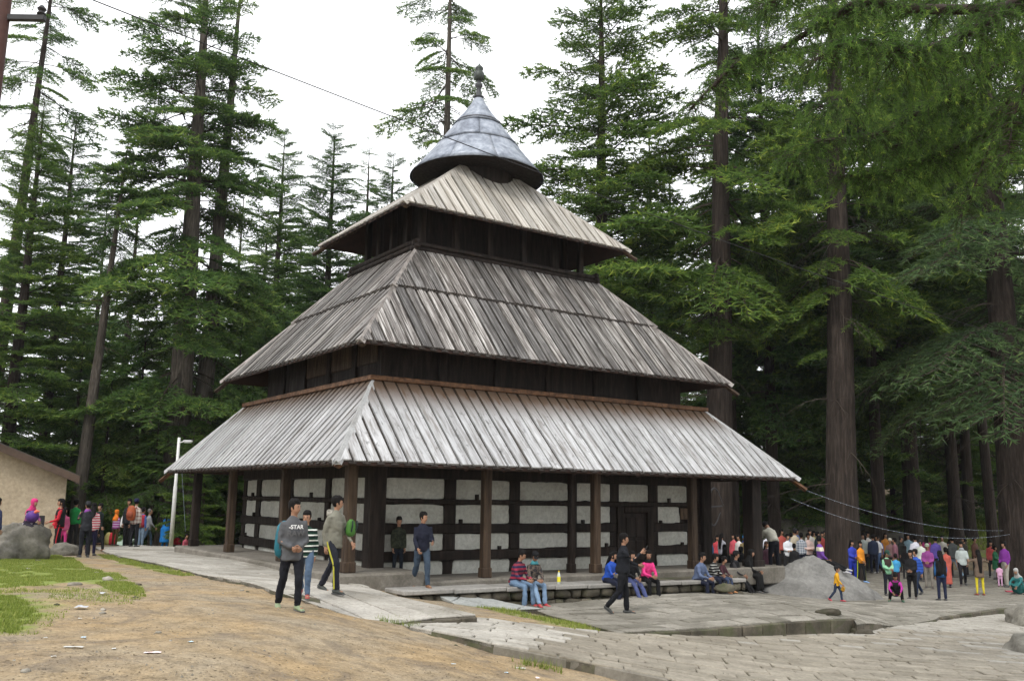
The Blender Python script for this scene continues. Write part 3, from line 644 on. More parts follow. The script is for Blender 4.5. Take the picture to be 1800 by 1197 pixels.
# ---- walls
def wall_box(name, half, z0, z1, mt, parent=TEMPLE): mb = MB(); mb.box((0, 0, (z0 + z1) / 2), (half[0] * 2, half[1] * 2, z1 - z0)); return mb.build(name, [mt], parent)
WALL = wall_box('wall', (5.74, 4.73), -.6, 4.3, M_TIMBER); WALL['label'] = 'ground floor wall of dark timbers and white plaster panels'
prng = random.Random(8)
def wall_piece(name, face, a0, a1, z0, z1, p0, p1, mt, wob=0.0, bev=.012):
    """a piece lying on a wall face between distances p0 and p1 from the face plane"""
    mb = MB()
    if wob:
        n = 7; out = []
        for (xa, za), (xb, zb) in (((a0, z0), (a1, z0)), ((a1, z0), (a1, z1)), ((a1, z1), (a0, z1)), ((a0, z1), (a0, z0))):
            for i in range(n):
                t = i / n; x, z = xa + (xb - xa) * t, za + (zb - za) * t
                k = wob * mnoise.noise((x * 2.7 + face * 9, z * 4.1, 2)) ; cr = .02 * (1 if i == 0 else 0)
                cx_, cz_ = (a0 + a1) / 2, (z0 + z1) / 2
                out.append((x + (k if za != zb else 0) + (cx_ - x) * (cr * 2), z + (k if za == zb else 0) + (cz_ - z) * cr * 4))
        m_ = len(out); P = lambda x, d, z: (x, -(4.73 + d), z) if face == 0 else (-(5.74 + d), x, z)
        ins = [(x + ((a0 + a1) / 2 - x) * .03, z + ((z0 + z1) / 2 - z) * .06) for x, z in out]
        mb.add([P(x, p0, z) for x, z in out] + [P(x, p1 - .012, z) for x, z in out] + [P(x, p1, z) for x, z in ins], [(i, (i + 1) % m_, m_ + (i + 1) % m_, m_ + i) for i in range(m_)] + [(m_ + i, m_ + (i + 1) % m_, 2 * m_ + (i + 1) % m_, 2 * m_ + i) for i in range(m_)] + [tuple(range(2 * m_, 3 * m_))])
    else:
        c = (a0 + a1) / 2; d = (p0 + p1) / 2
        if face == 0: mb.box((c, -(4.73 + d), (z0 + z1) / 2), (a1 - a0, p1 - p0, z1 - z0), bev=bev)
        else: mb.box((-(5.74 + d), c, (z0 + z1) / 2), (p1 - p0, a1 - a0, z1 - z0), bev=bev)
    return mb.build(name, [mt], WALL)
ROWS = [(2.50, 2.66), (1.68, 2.17), (1.06, 1.53), (.40, .80), (-.32, .13)]
COLS = {0: [(-5.5, -3.81), (-3.46, -1.76), (-1.42, .25), (.56, 1.82), (2.15, 3.33), (3.71, 4.97)], 1: [(-4.33, -2.18), (-1.85, .49), (1.48, 3.12), (3.48, 4.43)]}
for fc_, cols in COLS.items():
    W = 5.74 if fc_ == 0 else 4.73
    for ri, (z0, z1) in enumerate(ROWS):
        for ci, (a0, a1) in enumerate(cols):
            if fc_ == 0 and ci == 4 and ri in (2, 3, 4): continue
            if fc_ == 0 and ri == 0 and ci > 0: continue
            if fc_ == 0 and ri == 2 and ci == 5: a1 = 4.62
            wall_piece('plaster_panel', fc_, a0 - .02, a1 + .02, z0 - .015, z1 + .015, 0, .035, M_PLASTER, .055)
    zs = [(2.67, 2.95), (2.18, 2.49), (1.54, 1.67), (.81, 1.05), (.14, .39)]
    for k, (z0, z1) in enumerate(zs):
        if fc_ == 0 and k in (3, 4): segs = [(-W - .02, 2.02), (3.52, W + .02)]
        else: segs = [(-W - .02, W + .02)]
        for s0, s1 in segs: wall_piece('beam', fc_, s0, s1, z0, z1, 0, .10 + .004 * k, M_TIMBER, 0, .02)
    edges = [-W] + [x for c in cols for x in c] + [W]
    for i in range(0, len(edges), 2):
        a0, a1 = edges[i], edges[i + 1]
        for z0, z1 in ROWS[1:4]: wall_piece('stud', fc_, a0 + .0, a1 - .0, z0 - .012, z1 + .012, 0, .075 + .003 * (i % 4), M_TIMBER, 0, .015)
    for ci, (a0, a1) in enumerate(cols):
        for z0, t in ((1.68, .42), (1.06, .15), (.40, .88)):
            if (ci + int(z0 * 3)) % 2 == 0 and not (fc_ == 0 and ci == 4 and z0 < 1.6): x = a0 + (a1 - a0) * (t + prng.uniform(-.08, .08)); wall_piece('beam_end', fc_, x - .045, x + .045, z0 - .02, z0 + prng.uniform(.06, .13), .0, .112, M_TIMBER)
mb = MB(); mb.box((-5.76, -4.75, 1.2), (.42, .42, 3.6), bev=.03); mb.build('corner_post', [M_TIMBER], WALL)
mb = MB(); mb.box((5.70, -4.75, 1.2), (.40, .40, 3.6), bev=.03); mb.build('corner_post', [M_TIMBER], WALL)
# door with a carved frame
dr = wall_piece('door', 0, 2.32, 3.22, -.22, 1.35, .0, .06, M_TIMBER)
dr.parent = TEMPLE
for a0, a1, z0, z1, p in ((2.04, 2.30, -.22, 1.53, .13), (3.24, 3.50, -.22, 1.53, .13), (2.30, 3.24, 1.36, 1.53, .15), (2.42, 2.74, .0, .55, .085), (2.80, 3.12, .0, .55, .085), (2.42, 2.74, .65, 1.22, .085), (2.80, 3.12, .65, 1.22, .085)):
    q = wall_piece('door_frame' if p > .1 else 'door_panel', 0, a0, a1, z0, z1, .0, p, M_TIMBER); q.parent = dr
# small framed notice on the wall beside the door end
q = wall_piece('picture_frame', 0, 4.66, 5.02, 1.16, 1.50, .04, .075, M_POST); q.parent = TEMPLE
# ---- tier walls
W2 = wall_box('wall', (5.42, 4.12), 4.3, 6.5, M_TIMBER); W2['label'] = 'dark timber wall of the second storey'
for s0 in (-3.6, -1.8, 0, 1.8, 3.6):
    mb = MB(); mb.box((s0, -4.16, 5.5), (.24, .1, 1.9), bev=.02); mb.build('stud', [M_TIMBER], W2)
for s0 in (-2.6, -.9, .9, 2.6):
    mb = MB(); mb.box((-5.46, s0, 5.5), (.1, .24, 1.9), bev=.02); mb.build('stud', [M_TIMBER], W2)
for k, (a, b) in enumerate(((-3.9, -2.75), (-2.45, -1.05), (-.75, .75))):      # faded carved panels on the left face
    mb = MB(); mb.box((-5.435, (a + b) / 2, 5.55), (.05, b - a, .75), bev=.02); mb.build('carved_panel', [M_POST], W2)
for (x, y, sx, sy) in ((0, -4.70, 11.9, .16), (-5.95, 0, .16, 9.25), (5.95, 0, .16, 9.25), (0, 4.70, 11.9, .16)):
    mb = MB(); mb.box((x, y, 4.64), (sx + (.0 if sx < 1 else .16), sy, .13), bev=.015); mb.build('flashing_board', [M_ORANGE], TEMPLE)
W3 = wall_box('wall', (2.55, 1.35), 8.6, 11.4, M_TIMBER); W3['label'] = 'dark recessed core of the open top gallery'
for k in range(3):                                       # log cribbing above the middle roof
    z = 8.80 + k * .155
    for s in (-1, 1):
        o_ = .05 * (k % 2)
        mb = MB(); mb.tube([(-3.56 - o_, s * 2.16, z), (3.56 + o_, s * 2.16, z)], [.085, .085], 8); mb.build('log', [M_TIMBER], TEMPLE, smooth=True)
        mb = MB(); mb.tube([(s * 3.46, -2.26 - o_, z + .07), (s * 3.46, 2.26 + o_, z + .07)], [.085, .085], 8); mb.build('log', [M_TIMBER], TEMPLE, smooth=True)
for x, y in [(-3.08, -1.82), (-1.9, -1.86), (-.65, -1.86), (.65, -1.86), (1.9, -1.86), (3.08, -1.82), (-3.1, -.95), (-3.1, .0), (-3.1, .95), (-3.08, 1.82), (3.1, -.9), (3.1, .3), (3.08, 1.82), (0, 1.86)]:
    mb = MB(); mb.box((x, y, 9.95), (.19, .19, 1.95), bev=.02); mb.build('gallery_post', [M_TIMBER], TEMPLE)
mb = MB(); mb.box((0, 0, 9.16), (6.7, 4.1, .08)); mb.build('gallery_floor', [M_TIMBER], TEMPLE)
# ---- cone, drum, finial
mb = MB(); mb.lathe([(1.25, 11.0), (1.25, 13.0), (1.0, 13.2)], 32); mb.build('drum', [M_TIMBER], TEMPLE, smooth=False)
RC, ZR, ZA = 2.274, 12.46, 15.50
CP = [(0, 1.0), (.22, .765), (.42, .565), (.60, .385), (.78, .205), (.90, .095), (1, .03)]       # height fraction, radius fraction
def crad(t):
    for (a, ra), (b, rb) in zip(CP, CP[1:]):
        if t <= b: return RC * (ra + (rb - ra) * (t - a) / (b - a))
    return RC * .03
mb = MB(); mb.lathe([(RC - .06, ZR + .02), *[(crad(t) - .03, ZR + t * (ZA - ZR)) for t in np.linspace(.03, 1, 9)]], 48)
CONE = mb.build('cone_roof', [M_TIMBER], TEMPLE, smooth=False)
for ti, (t0, t1, n_, th0, lift) in enumerate(((0, .375, 9, .25, .0), (.36, .64, 7, .6, .012), (.62, .98, 4, .2, .03))):
    for k in range(n_):
        a0 = th0 + 2 * math.pi * k / n_; a1 = th0 + 2 * math.pi * (k + 1) / n_ - .006; na, nz = 8, 5; v, f = [], []
        for off in (0, -.012):
            for j in range(nz):
                t = t0 + (t1 - t0) * j / (nz - 1)
                for i in range(na + 1):
                    a = a0 + (a1 - a0) * i / na; r = crad(t) + lift + off + .004 * (k % 2) + .022 * mnoise.noise((math.cos(a) * 2.2, math.sin(a) * 2.2, t * 6 + ti)) + (.02 if j == 0 else 0)
                    v.append((r * math.cos(a), r * math.sin(a), ZR + t * (ZA - ZR) - (.03 * mnoise.noise((a * 2, t0, 3)) if j == 0 else 0)))
        m_ = na + 1; q = m_ * nz
        f = [(j * m_ + i, j * m_ + i + 1, (j + 1) * m_ + i + 1, (j + 1) * m_ + i) for j in range(nz - 1) for i in range(na)]
        f += [(i, q + i, q + i + 1, i + 1) for i in range(na)] + [(j * m_, (j + 1) * m_, q + (j + 1) * m_, q + j * m_) for j in range(nz - 1)] + [(j * m_ + na, q + j * m_ + na, q + (j + 1) * m_ + na, (j + 1) * m_ + na) for j in range(nz - 1)]
        link('metal_sheet', mesh_of('metal_sheet', v, f, [M_CONE], True), CONE)
M_STRAP = flat_mat('blackened_iron', (.035, .035, .04), .55, .4, 6)
t = .655; mb = MB(); mb.lathe([(crad(t) + .05, ZR + t * (ZA - ZR) - .03), (crad(t) + .065, ZR + t * (ZA - ZR)), (crad(t + .015) + .05, ZR + (t + .015) * (ZA - ZR))], 40); mb.build('iron_band', [M_STRAP], CONE, smooth=True)
M_FIN = flat_mat('verdigris_bronze', (.035, .042, .036), .5, .4, 14, .5, .35); M_BRZ = flat_mat('dark_bronze_ring', (.04, .042, .045), .5, .3, 9)
FIN = MB(); FIN.lathe([(r, z) for r, z in ((.17, 15.42), (.19, 15.47), (.09, 15.53), (.10, 15.62), (.075, 15.68), (.08, 15.80), (.13, 15.86), (.13, 15.94), (.075, 15.99), (.08, 16.06))], 20)
fin = FIN.build('finial', [M_BRZ], TEMPLE, smooth=True)
mb = MB(); mb.lathe([(.07, 16.05), (.15, 16.12), (.185, 16.24), (.175, 16.34), (.13, 16.42), (.10, 16.44), (.145, 16.50), (.13, 16.57), (.05, 16.65), (.012, 16.72)], 20); mb.build('kalash_pot', [M_FIN], fin, smooth=True)
# ---- veranda: floor, posts, eave beams
M_DUST = stone_mat('dusty_floor_stone', (.13, .118, .098), (.235, .215, .185), (.075, .068, .05), .6, .1, bmp=.6)
mb = MB(); mb.box((-6.3, .1, -.24), (2.2, 12.9, .52), bev=.05); mb.build('veranda_floor', [M_DUST], TEMPLE)
mb = MB(); mb.box((1.15, -5.55, -.46), (12.7, 1.78, .52), bev=.04); mb.build('veranda_floor', [M_DUST], TEMPLE)
mb = MB(); mb.box((6.2, 1.0, -.46), (1.0, 10.8, .52), bev=.02); mb.build('veranda_floor', [M_CEMENT], TEMPLE)
def rz_at(d, E, T, z0, z1): return z0 + (E - d) / (E - T) * (z1 - z0)
for (x, y, z0, s, mt) in [(-6.98, -5.95, .02, .24, M_POST), (-3.37, -6.08, -.2, .22, M_POST), (.16, -6.08, -.2, .22, M_POST), (3.85, -6.08, -.2, .22, M_POST), (6.45, -6.08, -.25, .42, M_TIMBER),
                          (-6.95, -1.9, .02, .22, M_POST), (-6.95, 2.35, .02, .22, M_POST), (-6.95, 5.95, .02, .24, M_TIMBER), (6.7, 0, -.25, .24, M_POST), (6.7, 5.9, -.25, .24, M_POST), (-.4, -5.75, -.2, .17, M_TIMBER)]:
    mb = MB(); mb.box((0, 0, 1.55), (s, s, 3.1 - z0 - .35), bev=.025); mb.box((0, 0, .12), (s * 1.18, s * 1.18, .24), bev=.02)
    mb.v = [(a + .012 * mnoise.noise((a * 3, b_ * 3 + x, c * .8)), b_ + .012 * mnoise.noise((a * 3 + y, b_ * 3, c * .8)), c) for a, b_, c in mb.v]
    mb.build('post', [mt], TEMPLE, loc=(x, y, z0))
for (x, y, sx, sy) in ((0, -6.10, 14.4, .16), (-7.0, 0, .16, 12.6), (6.75, 0, .16, 12.6)):
    mb = MB(); mb.box((x, y, 2.52), (sx, sy, .24), bev=.02); mb.build('eave_beam', [M_POST], TEMPLE)
for s in np.arange(-5.5, 5.6, 1.1):                       # rafters under the lowest roof
    r = MB(); r.tube([(s, -6.75, 2.36), (s, -4.75, 4.30)], [(.05, .06)] * 2, 4); r.build('rafter', [M_DECK], TEMPLE)
for s in np.arange(-4.4, 4.5, 1.1):
    r = MB(); r.tube([(-7.66, s, 2.36), (-5.85, s, 4.40)], [(.05, .06)] * 2, 4); r.build('rafter', [M_DECK], TEMPLE)

# ---- stone ledge in front of the veranda
LEDGE = thing('stone_ledge', 'long low mossy stone ledge people sit on along the temple front', 'ledge', (TC[0], TC[1], 0), YAW)
lr = random.Random(12); u = -6.3; k = 0
while u < 4.6:
    w_ = min(lr.uniform(.9, 1.7), 4.65 - u); lo = -.30 - .012 * (u + 6.3); mb = MB(); mb.box((u + w_ / 2, -6.90, lo - .04), (w_ - .02, .92, .10), bev=.018)
    mb.v = [(a, b_ + .018 * mnoise.noise((a * 3, b_, 1)), c + .008 * mnoise.noise((a * 2, b_ * 2, 2))) for a, b_, c in mb.v]; mb.build('ledge_slab', [M_CEMENT], LEDGE); u += w_
for row in range(2):
    u = -6.28 + row * .1
    while u < 4.6:
        w_ = min(lr.uniform(.28, .62), 4.65 - u); lo = -.30 - .012 * (u + 6.3) - .092; h = .22
        bm = bmesh.new(); bmesh.ops.create_icosphere(bm, subdivisions=2, radius=1)
        for q in bm.verts:
            c = [math.copysign(abs(t_) ** .5, t_) for t_ in q.co]; nz_ = 1 + .22 * mnoise.fractal(Vector((c[0] * 1.4 + u * 3, c[1] * 1.4 + row * 5, c[2] * 1.4)), .8, 2, 3)
            q.co = Vector((c[0] * nz_ * (w_ - .015) / 2, c[1] * nz_ * .16, c[2] * nz_ * (h * lr.uniform(.97, 1.03) - .012) / 2))
        me = bpy.data.meshes.new('ledge_stone'); bm.to_mesh(me); bm.free(); me.materials.append(M_RISER); me.polygons.foreach_set('use_smooth', np.ones(len(me.polygons), bool))
        link('ledge_stone', me, LEDGE, loc=(u + w_ / 2, -7.15 + lr.uniform(-.03, .02), lo - h / 2 - row * h), rot=(0, lr.uniform(-.06, .06), 0)); u += w_
mb = MB(); mb.box((-.85, -6.75, -.72), (10.9, .58, .70)); mb.build('ledge_core', [M_RISER], LEDGE)
# ================================================================== TREES
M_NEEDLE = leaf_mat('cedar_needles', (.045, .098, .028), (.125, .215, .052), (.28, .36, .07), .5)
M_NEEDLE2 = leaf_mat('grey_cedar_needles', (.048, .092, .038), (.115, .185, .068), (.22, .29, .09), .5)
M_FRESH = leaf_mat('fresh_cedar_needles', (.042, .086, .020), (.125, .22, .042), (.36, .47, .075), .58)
M_BARK = bark_mat('cedar_bark', (.034, .027, .023), (.078, .062, .053))
M_BARKG = bark_mat('grey_cedar_bark', (.075, .066, .056), (.155, .138, .118))
M_TWIG = flat_mat('grey_brown_twig', (.05, .04, .032), .9, .3, 4, .1)
M_TWIGL = flat_mat('pale_dead_twig', (.12, .105, .09), .9, .3, 4, .1)
def rot_z(a): c, s = math.cos(a), math.sin(a); return np.array([[c, -s, 0], [s, c, 0], [0, 0, 1]])
def rot_y(a): c, s = math.cos(a), math.sin(a); return np.array([[c, 0, s], [0, 1, 0], [-s, 0, c]])
def stick(p0, p1, r0, r1):
    """three-sided tapered stick as triangles"""
    p0, p1 = np.asarray(p0, float), np.asarray(p1, float); d = p1 - p0; d = d / (np.linalg.norm(d) + 1e-9)
    a = np.cross(d, [0, 0, 1] if abs(d[2]) < .9 else [0, 1, 0]); a /= np.linalg.norm(a); b = np.cross(d, a)
    A = [p0 + r0 * (math.cos(k * 2.094) * a + math.sin(k * 2.094) * b) for k in range(3)]; B = [p1 + r1 * (math.cos(k * 2.094) * a + math.sin(k * 2.094) * b) for k in range(3)]
    o = []
    for k in range(3): j = (k + 1) % 3; o += [[A[k], A[j], B[j]], [A[k], B[j], B[k]]]
    return o
def make_spray(seed, n_sub, step, tl, tw, k, lat=.34, droop=.18, ydroop=.55, bare=.15, zb=-.15):
    g = np.random.default_rng(seed); T, ti, ST = [], [], []
    def dz(x, y): return -droop * x * x - ydroop * y * y
    P, D, O = [], [], []
    for i in range(n_sub):
        s = bare + (1 - bare) * (i + g.uniform(0, .8)) / n_sub; sd = 1 if i % 2 else -1
        ln = (lat * math.sin(math.pi * min(1, s * .9 + .12)) ** .8 + .04) * g.uniform(.6, 1.15); an = math.radians(g.uniform(42, 72)) * sd
        d = np.array([math.cos(an), math.sin(an), g.uniform(-.12, .1)]); m = max(2, int(ln / step))
        base = np.array([s, 0, g.uniform(-.015, .015)]); e = base + d * ln
        e2 = e.copy(); e2[2] += dz(e[0], e[1]); b2 = base.copy(); b2[2] += dz(base[0], 0)
        ST += stick(b2, e2, .0035, .0012)
        for j in range(m):
            u = (j + .6) / m; p = base + d * ln * u + g.normal(0, .006, 3); p[2] += dz(p[0], p[1]); P.append(p); D.append(d); O.append(u)
    for s in np.arange(.55, 1.0, step): P.append(np.array([s, 0, dz(s, 0)])); D.append(np.array([1., 0, -.3])); O.append(1)
    P, D, O = np.repeat(np.array(P), k, 0), np.repeat(np.array(D), k, 0), np.repeat(np.array(O), k)
    n = len(P); d = D * .55 + g.normal(0, .62, (n, 3)) * [1, 1, .6] + [0, 0, zb]; d /= np.linalg.norm(d, axis=1)[:, None]
    q = np.cross(d, g.normal(0, 1, (n, 3))); q /= np.linalg.norm(q, axis=1)[:, None]
    L = tl * g.uniform(.6, 1.3, n)[:, None]; W = tw * g.uniform(.7, 1.3, n)[:, None]
    T = np.stack([P - q * W / 2, P + q * W / 2, P + d * L], 1)
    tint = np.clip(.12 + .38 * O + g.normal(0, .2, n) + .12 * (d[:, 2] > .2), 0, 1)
    xs = np.linspace(0, 1, 6)
    for a, b in zip(xs, xs[1:]): ST += stick((a, 0, dz(a, 0)), (b, 0, dz(b, 0)), .012 * (1 - a) + .002, .012 * (1 - b) + .002)
    return T, tint, np.array(ST)
def make_crown(name, seed, H, h0, R, nb, sprays, prof, mats, elev=(-10, 32), whorl=.9, wf=1.0, zs=.85, dead=0, deadr=(1.5, 3.2), gap=0.0, minL=.35):
    g = np.random.default_rng(seed); Ts, tn, sk = [], [], []
    for i in range(nb):
        t = min(.995, (i + g.uniform(0, 1)) / nb); h = h0 + (H - h0) * t; h = round(h / whorl) * whorl + g.normal(0, whorl * .16)
        t = min(.99, max(0, (h - h0) / (H - h0))); az = i * 2.39996 + g.uniform(-.5, .5)
        if gap and mnoise.noise((math.cos(az) * 1.2, math.sin(az) * 1.2, h * .35 + seed)) < -.35 + gap: continue
        L = max(minL, R * prof(t) * g.uniform(.55, 1.2) * (1 + .35 * mnoise.noise((math.cos(az) * 1.5, math.sin(az) * 1.5, h * .22 + seed * 3)))); el = math.radians(elev[0] + (elev[1] - elev[0]) * t + g.normal(0, 9))
        T, ti, st = sprays[i % len(sprays)]; A = rot_z(az) @ rot_y(-el) @ np.diag([L, L * wf * g.uniform(.8, 1.2), L * zs]); off = np.array([0, 0, h])
        Ts.append(T @ A.T + off); tn.append(np.clip(ti + g.normal(0, .07), 0, 1)); sk.append(st @ A.T + off)
    for i in range(dead):
        h = g.uniform(h0 * .35, h0 + .25 * (H - h0)); az = g.uniform(0, 6.28); L = g.uniform(*deadr); p = np.array([0, 0, h]); el = g.uniform(-.5, .05); r = .035; pts_ = [p]
        for j in range(5):
            d = np.array([math.cos(az) * math.cos(el), math.sin(az) * math.cos(el), math.sin(el)]); q = p + d * L / 5; sk.append(np.array(stick(p, q, r, r * .72))); r *= .72
            for _ in range(2):
                a2 = az + g.uniform(-1.1, 1.1); e2 = el - g.uniform(0, .8); l2 = L * g.uniform(.1, .3); sk.append(np.array(stick(q, q + l2 * np.array([math.cos(a2) * math.cos(e2), math.sin(a2) * math.cos(e2), math.sin(e2)]), r * .5, .003)))
            p = q; el -= g.uniform(-.05, .3); az += g.normal(0, .15)
    T, K = np.concatenate(Ts), np.concatenate(sk); A = np.concatenate([T, K]); mi = np.r_[np.zeros(len(T)), np.ones(len(K))]; tt = np.r_[np.concatenate(tn), np.zeros(len(K))]
    return tri_mesh(name, A, mats, tt, mi)
def make_trunk(name, H, r0, mats, seed, sides=18, rings=34, flare=.55, pw=.8):
    v = []
    for j in range(rings):
        t = (j / (rings - 1)) ** 1.35; z = -.4 + (H + .4) * t; r = r0 * ((1 - t) ** pw) + .02
        for k in range(sides):
            a = 2 * math.pi * k / sides; rr_ = r * (1 + flare * math.exp(-max(0, z) / .45) * (.75 + .5 * mnoise.noise((math.cos(a) * 2, math.sin(a) * 2, seed)))) * (1 + .07 * mnoise.noise((math.cos(a) * 3, math.sin(a) * 3, z * .25 + seed)) + .05 * mnoise.noise((math.cos(a) * 7, math.sin(a) * 7, z * .12)))
            v.append((rr_ * math.cos(a) + .12 * r0 * mnoise.noise((0, seed, z * .15)), rr_ * math.sin(a) + .12 * r0 * mnoise.noise((seed, 0, z * .15)), z))
    f = [(j * sides + k, j * sides + (k + 1) % sides, (j + 1) * sides + (k + 1) % sides, (j + 1) * sides + k) for j in range(rings - 1) for k in range(sides)]
    return mesh_of(name, v, f, [mats], True)
cone_p = lambda t: (1 - t) ** .62 * min(1, .55 + t * 4) + .05
broad_p = lambda t: min(1, .5 + t * 2.2) * (1 - t) ** .55 + .06
long_p = lambda t: (1 - t) ** .65 + .05
SP_A = [make_spray(s, 28, .046, .072, .0165, 7) for s in (1, 2, 3)]
SP_B = [make_spray(s, 30, .042, .070, .015, 6, .36, .22, .7) for s in (4, 5, 6)]          # finer, for the nearer trees
SP_C = [make_spray(s, 20, .058, .105, .027, 4, .34, .16, .5) for s in (7, 8, 9)]           # coarse, for the far forest
SP_D = [make_spray(s, 42, .028, .048, .0095, 6, .40, .42, 1.1, .12, -.4) for s in (10, 11, 12)]   # drooping
SP_F = [make_spray(s, 26, .040, .072, .0165, 6, .36, .42, .75, .30) for s in (14, 15, 16)]          # arching, bare near the trunk
CR = {
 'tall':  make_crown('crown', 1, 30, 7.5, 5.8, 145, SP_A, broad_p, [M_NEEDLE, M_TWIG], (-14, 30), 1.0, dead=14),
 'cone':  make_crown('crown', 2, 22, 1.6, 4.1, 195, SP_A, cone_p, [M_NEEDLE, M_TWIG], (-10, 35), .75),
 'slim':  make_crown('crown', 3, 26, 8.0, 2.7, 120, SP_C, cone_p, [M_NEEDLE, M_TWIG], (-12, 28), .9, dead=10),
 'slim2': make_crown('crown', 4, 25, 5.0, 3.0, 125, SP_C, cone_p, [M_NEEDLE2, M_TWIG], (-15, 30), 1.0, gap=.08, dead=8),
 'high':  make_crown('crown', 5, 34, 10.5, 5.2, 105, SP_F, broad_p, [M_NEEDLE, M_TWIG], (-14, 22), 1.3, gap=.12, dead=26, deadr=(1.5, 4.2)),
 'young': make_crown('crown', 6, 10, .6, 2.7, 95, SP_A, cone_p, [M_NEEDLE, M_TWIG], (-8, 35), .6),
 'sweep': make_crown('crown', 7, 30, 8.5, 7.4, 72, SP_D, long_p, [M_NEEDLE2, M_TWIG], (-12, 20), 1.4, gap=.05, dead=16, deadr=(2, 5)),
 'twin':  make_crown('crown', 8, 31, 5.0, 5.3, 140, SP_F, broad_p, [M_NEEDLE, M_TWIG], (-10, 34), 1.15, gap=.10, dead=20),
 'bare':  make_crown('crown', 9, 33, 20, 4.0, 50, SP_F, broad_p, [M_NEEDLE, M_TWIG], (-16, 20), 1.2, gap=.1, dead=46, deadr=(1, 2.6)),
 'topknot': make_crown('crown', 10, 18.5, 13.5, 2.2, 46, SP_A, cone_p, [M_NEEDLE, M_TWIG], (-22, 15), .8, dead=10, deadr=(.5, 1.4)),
}
CR['mid'] = make_crown('crown', 13, 13, 2.6, 3.6, 64, SP_D[:2] + SP_A[:1], cone_p, [M_NEEDLE, M_TWIG], (-12, 30), .8)
CH = {'mid': 13, 'tall': 30, 'cone': 22, 'slim': 26, 'slim2': 25, 'high': 34, 'young': 10, 'sweep': 30, 'twin': 31, 'bare': 33, 'topknot': 18.5}
TK = [make_trunk('trunk', 30, 1.0, M_BARK, 3), make_trunk('trunk', 30, 1.0, M_BARKG, 9), make_trunk('trunk', 30, 1.0, M_BARK, 21)]
def tree(label, px, Y, crown, s=1.0, r=.4, lean=(0, 0), rz=0.0, tk=0, group='cedars of the forest', z=None, name='cedar_tree', xyz=None):
    P = aty(px, 885, Y) if xyz is None else np.array(xyz); zz = gz(P[0], P[1]) if z is None else z
    t = thing(name, label, 'tree', (P[0], P[1], zz), 0, group); H = CH[crown] * s
    t.rotation_euler = (lean[1], lean[0], rz)
    k = link('trunk', TK[tk], t); k.scale = (r, r, H / 30)
    c = link('crown', CR[crown], t); c.scale = (s, s, s)
    return t
# --- trees that can be pointed at
tree('dense green conical cedar at the far left edge above the cream house', 2, 40, 'cone', .92, .34, rz=.4)
tree('second dark conical cedar just right of the far left one', 66, 47, 'cone', 1.05, .33, rz=2.1)
tree('tall half bare cedar rising behind the far left trees', -40, 46, 'bare', 1.02, .42, lean=(.03, 0), rz=1)
tree('thin leaning cedar trunk with a small tuft of foliage on top', 134, 40, 'topknot', 1.0, .30, lean=(.045, 0), tk=1)
TW = tree('huge twin trunked grey cedar standing behind the white lamp pole', 306, 42, 'twin', .98, .62, lean=(-.012, 0), tk=1, rz=.5)
k = link('trunk', TK[1], TW, loc=(.9, .4, 0), rot=(0, .075, 1.0)); k.scale = (.50, .50, 1.02); c = link('crown', CR['twin'], TW, loc=(.9, .4, 0), rot=(0, .075, 2.6)); c.scale = (.98, .98, 1.0)
tree('young yellow green cedar behind the blue dressed woman', 332, 40, 'young', .52, .12, rz=.3, tk=1)
tree('second young cedar with drooping boughs left of the veranda posts', 292, 44, 'young', .55, .14, rz=1.9)
tree('tall dark cedar between the twin cedar and the temple roof', 462, 58, 'cone', 1.24, .36, rz=1.2)
tree('dense pointed cedar showing above the middle roof corner', 556, 52, 'cone', 1.12, .36, rz=.1)
tree('dark cedar close behind the left slope of the top roof', 668, 62, 'cone', 1.22, .4, rz=2.9)
tree('tall cedar with a long bare grey trunk just left of the finial', 770, 50, 'bare', 1.12, .42, tk=1, lean=(.012, 0), rz=2)
tree('broad dark cedar right of the metal cone', 1058, 43, 'tall', 1.02, .48, rz=.8)
tree('tall thick trunked cedar with ragged boughs right of the temple', 1258, 41, 'high', 1.0, .66, lean=(-.035, 0), rz=2.6)
tree('slender dark cedar right beside the thick ragged one', 1292, 47, 'slim', 1.05, .24, rz=.3)
tree('massive reddish trunked cedar behind the middle of the crowd', 1478, 39.5, 'high', 1.0, .72, lean=(-.03, 0), rz=3.4, tk=2)
tree('massive cedar trunk at the right edge behind the man in purple', 1788, 39, 'sweep', 1.02, .78, lean=(-.005, 0), rz=.9)
tree('dark thick cedar trunk behind the men in white shirts', 1604, 49, 'tall', 1.0, .48, rz=2.2, tk=2)
tree('dark cedar trunk behind the man in the grey pullover', 1678, 52, 'tall', .95, .36, rz=4.2)
tree('leaning cedar trunk beside the one behind the grey pullover man', 1702, 54, 'slim', 1.1, .32, lean=(-.03, 0), rz=1.4)
tree('dark cedar trunk behind the woman in the green sari', 1742, 47, 'high', .95, .28, lean=(-.03, 0), rz=5)
tree('straight cedar trunk seen between the veranda posts on the lawn', 1286, 56, 'slim', 1.0, .36, rz=.7)
tree('thin cedar trunk on the lawn right of its straight neighbour', 1302, 60, 'slim2', 1.0, .25, rz=1.7)
tree('cedar trunk growing beside the mossy rock behind the crowd', 1376, 58, 'slim2', 1.0, .36, rz=2.7)
tree('thin cedar trunk just left of the massive reddish one', 1413, 53, 'slim', 1.0, .3, rz=3.7)
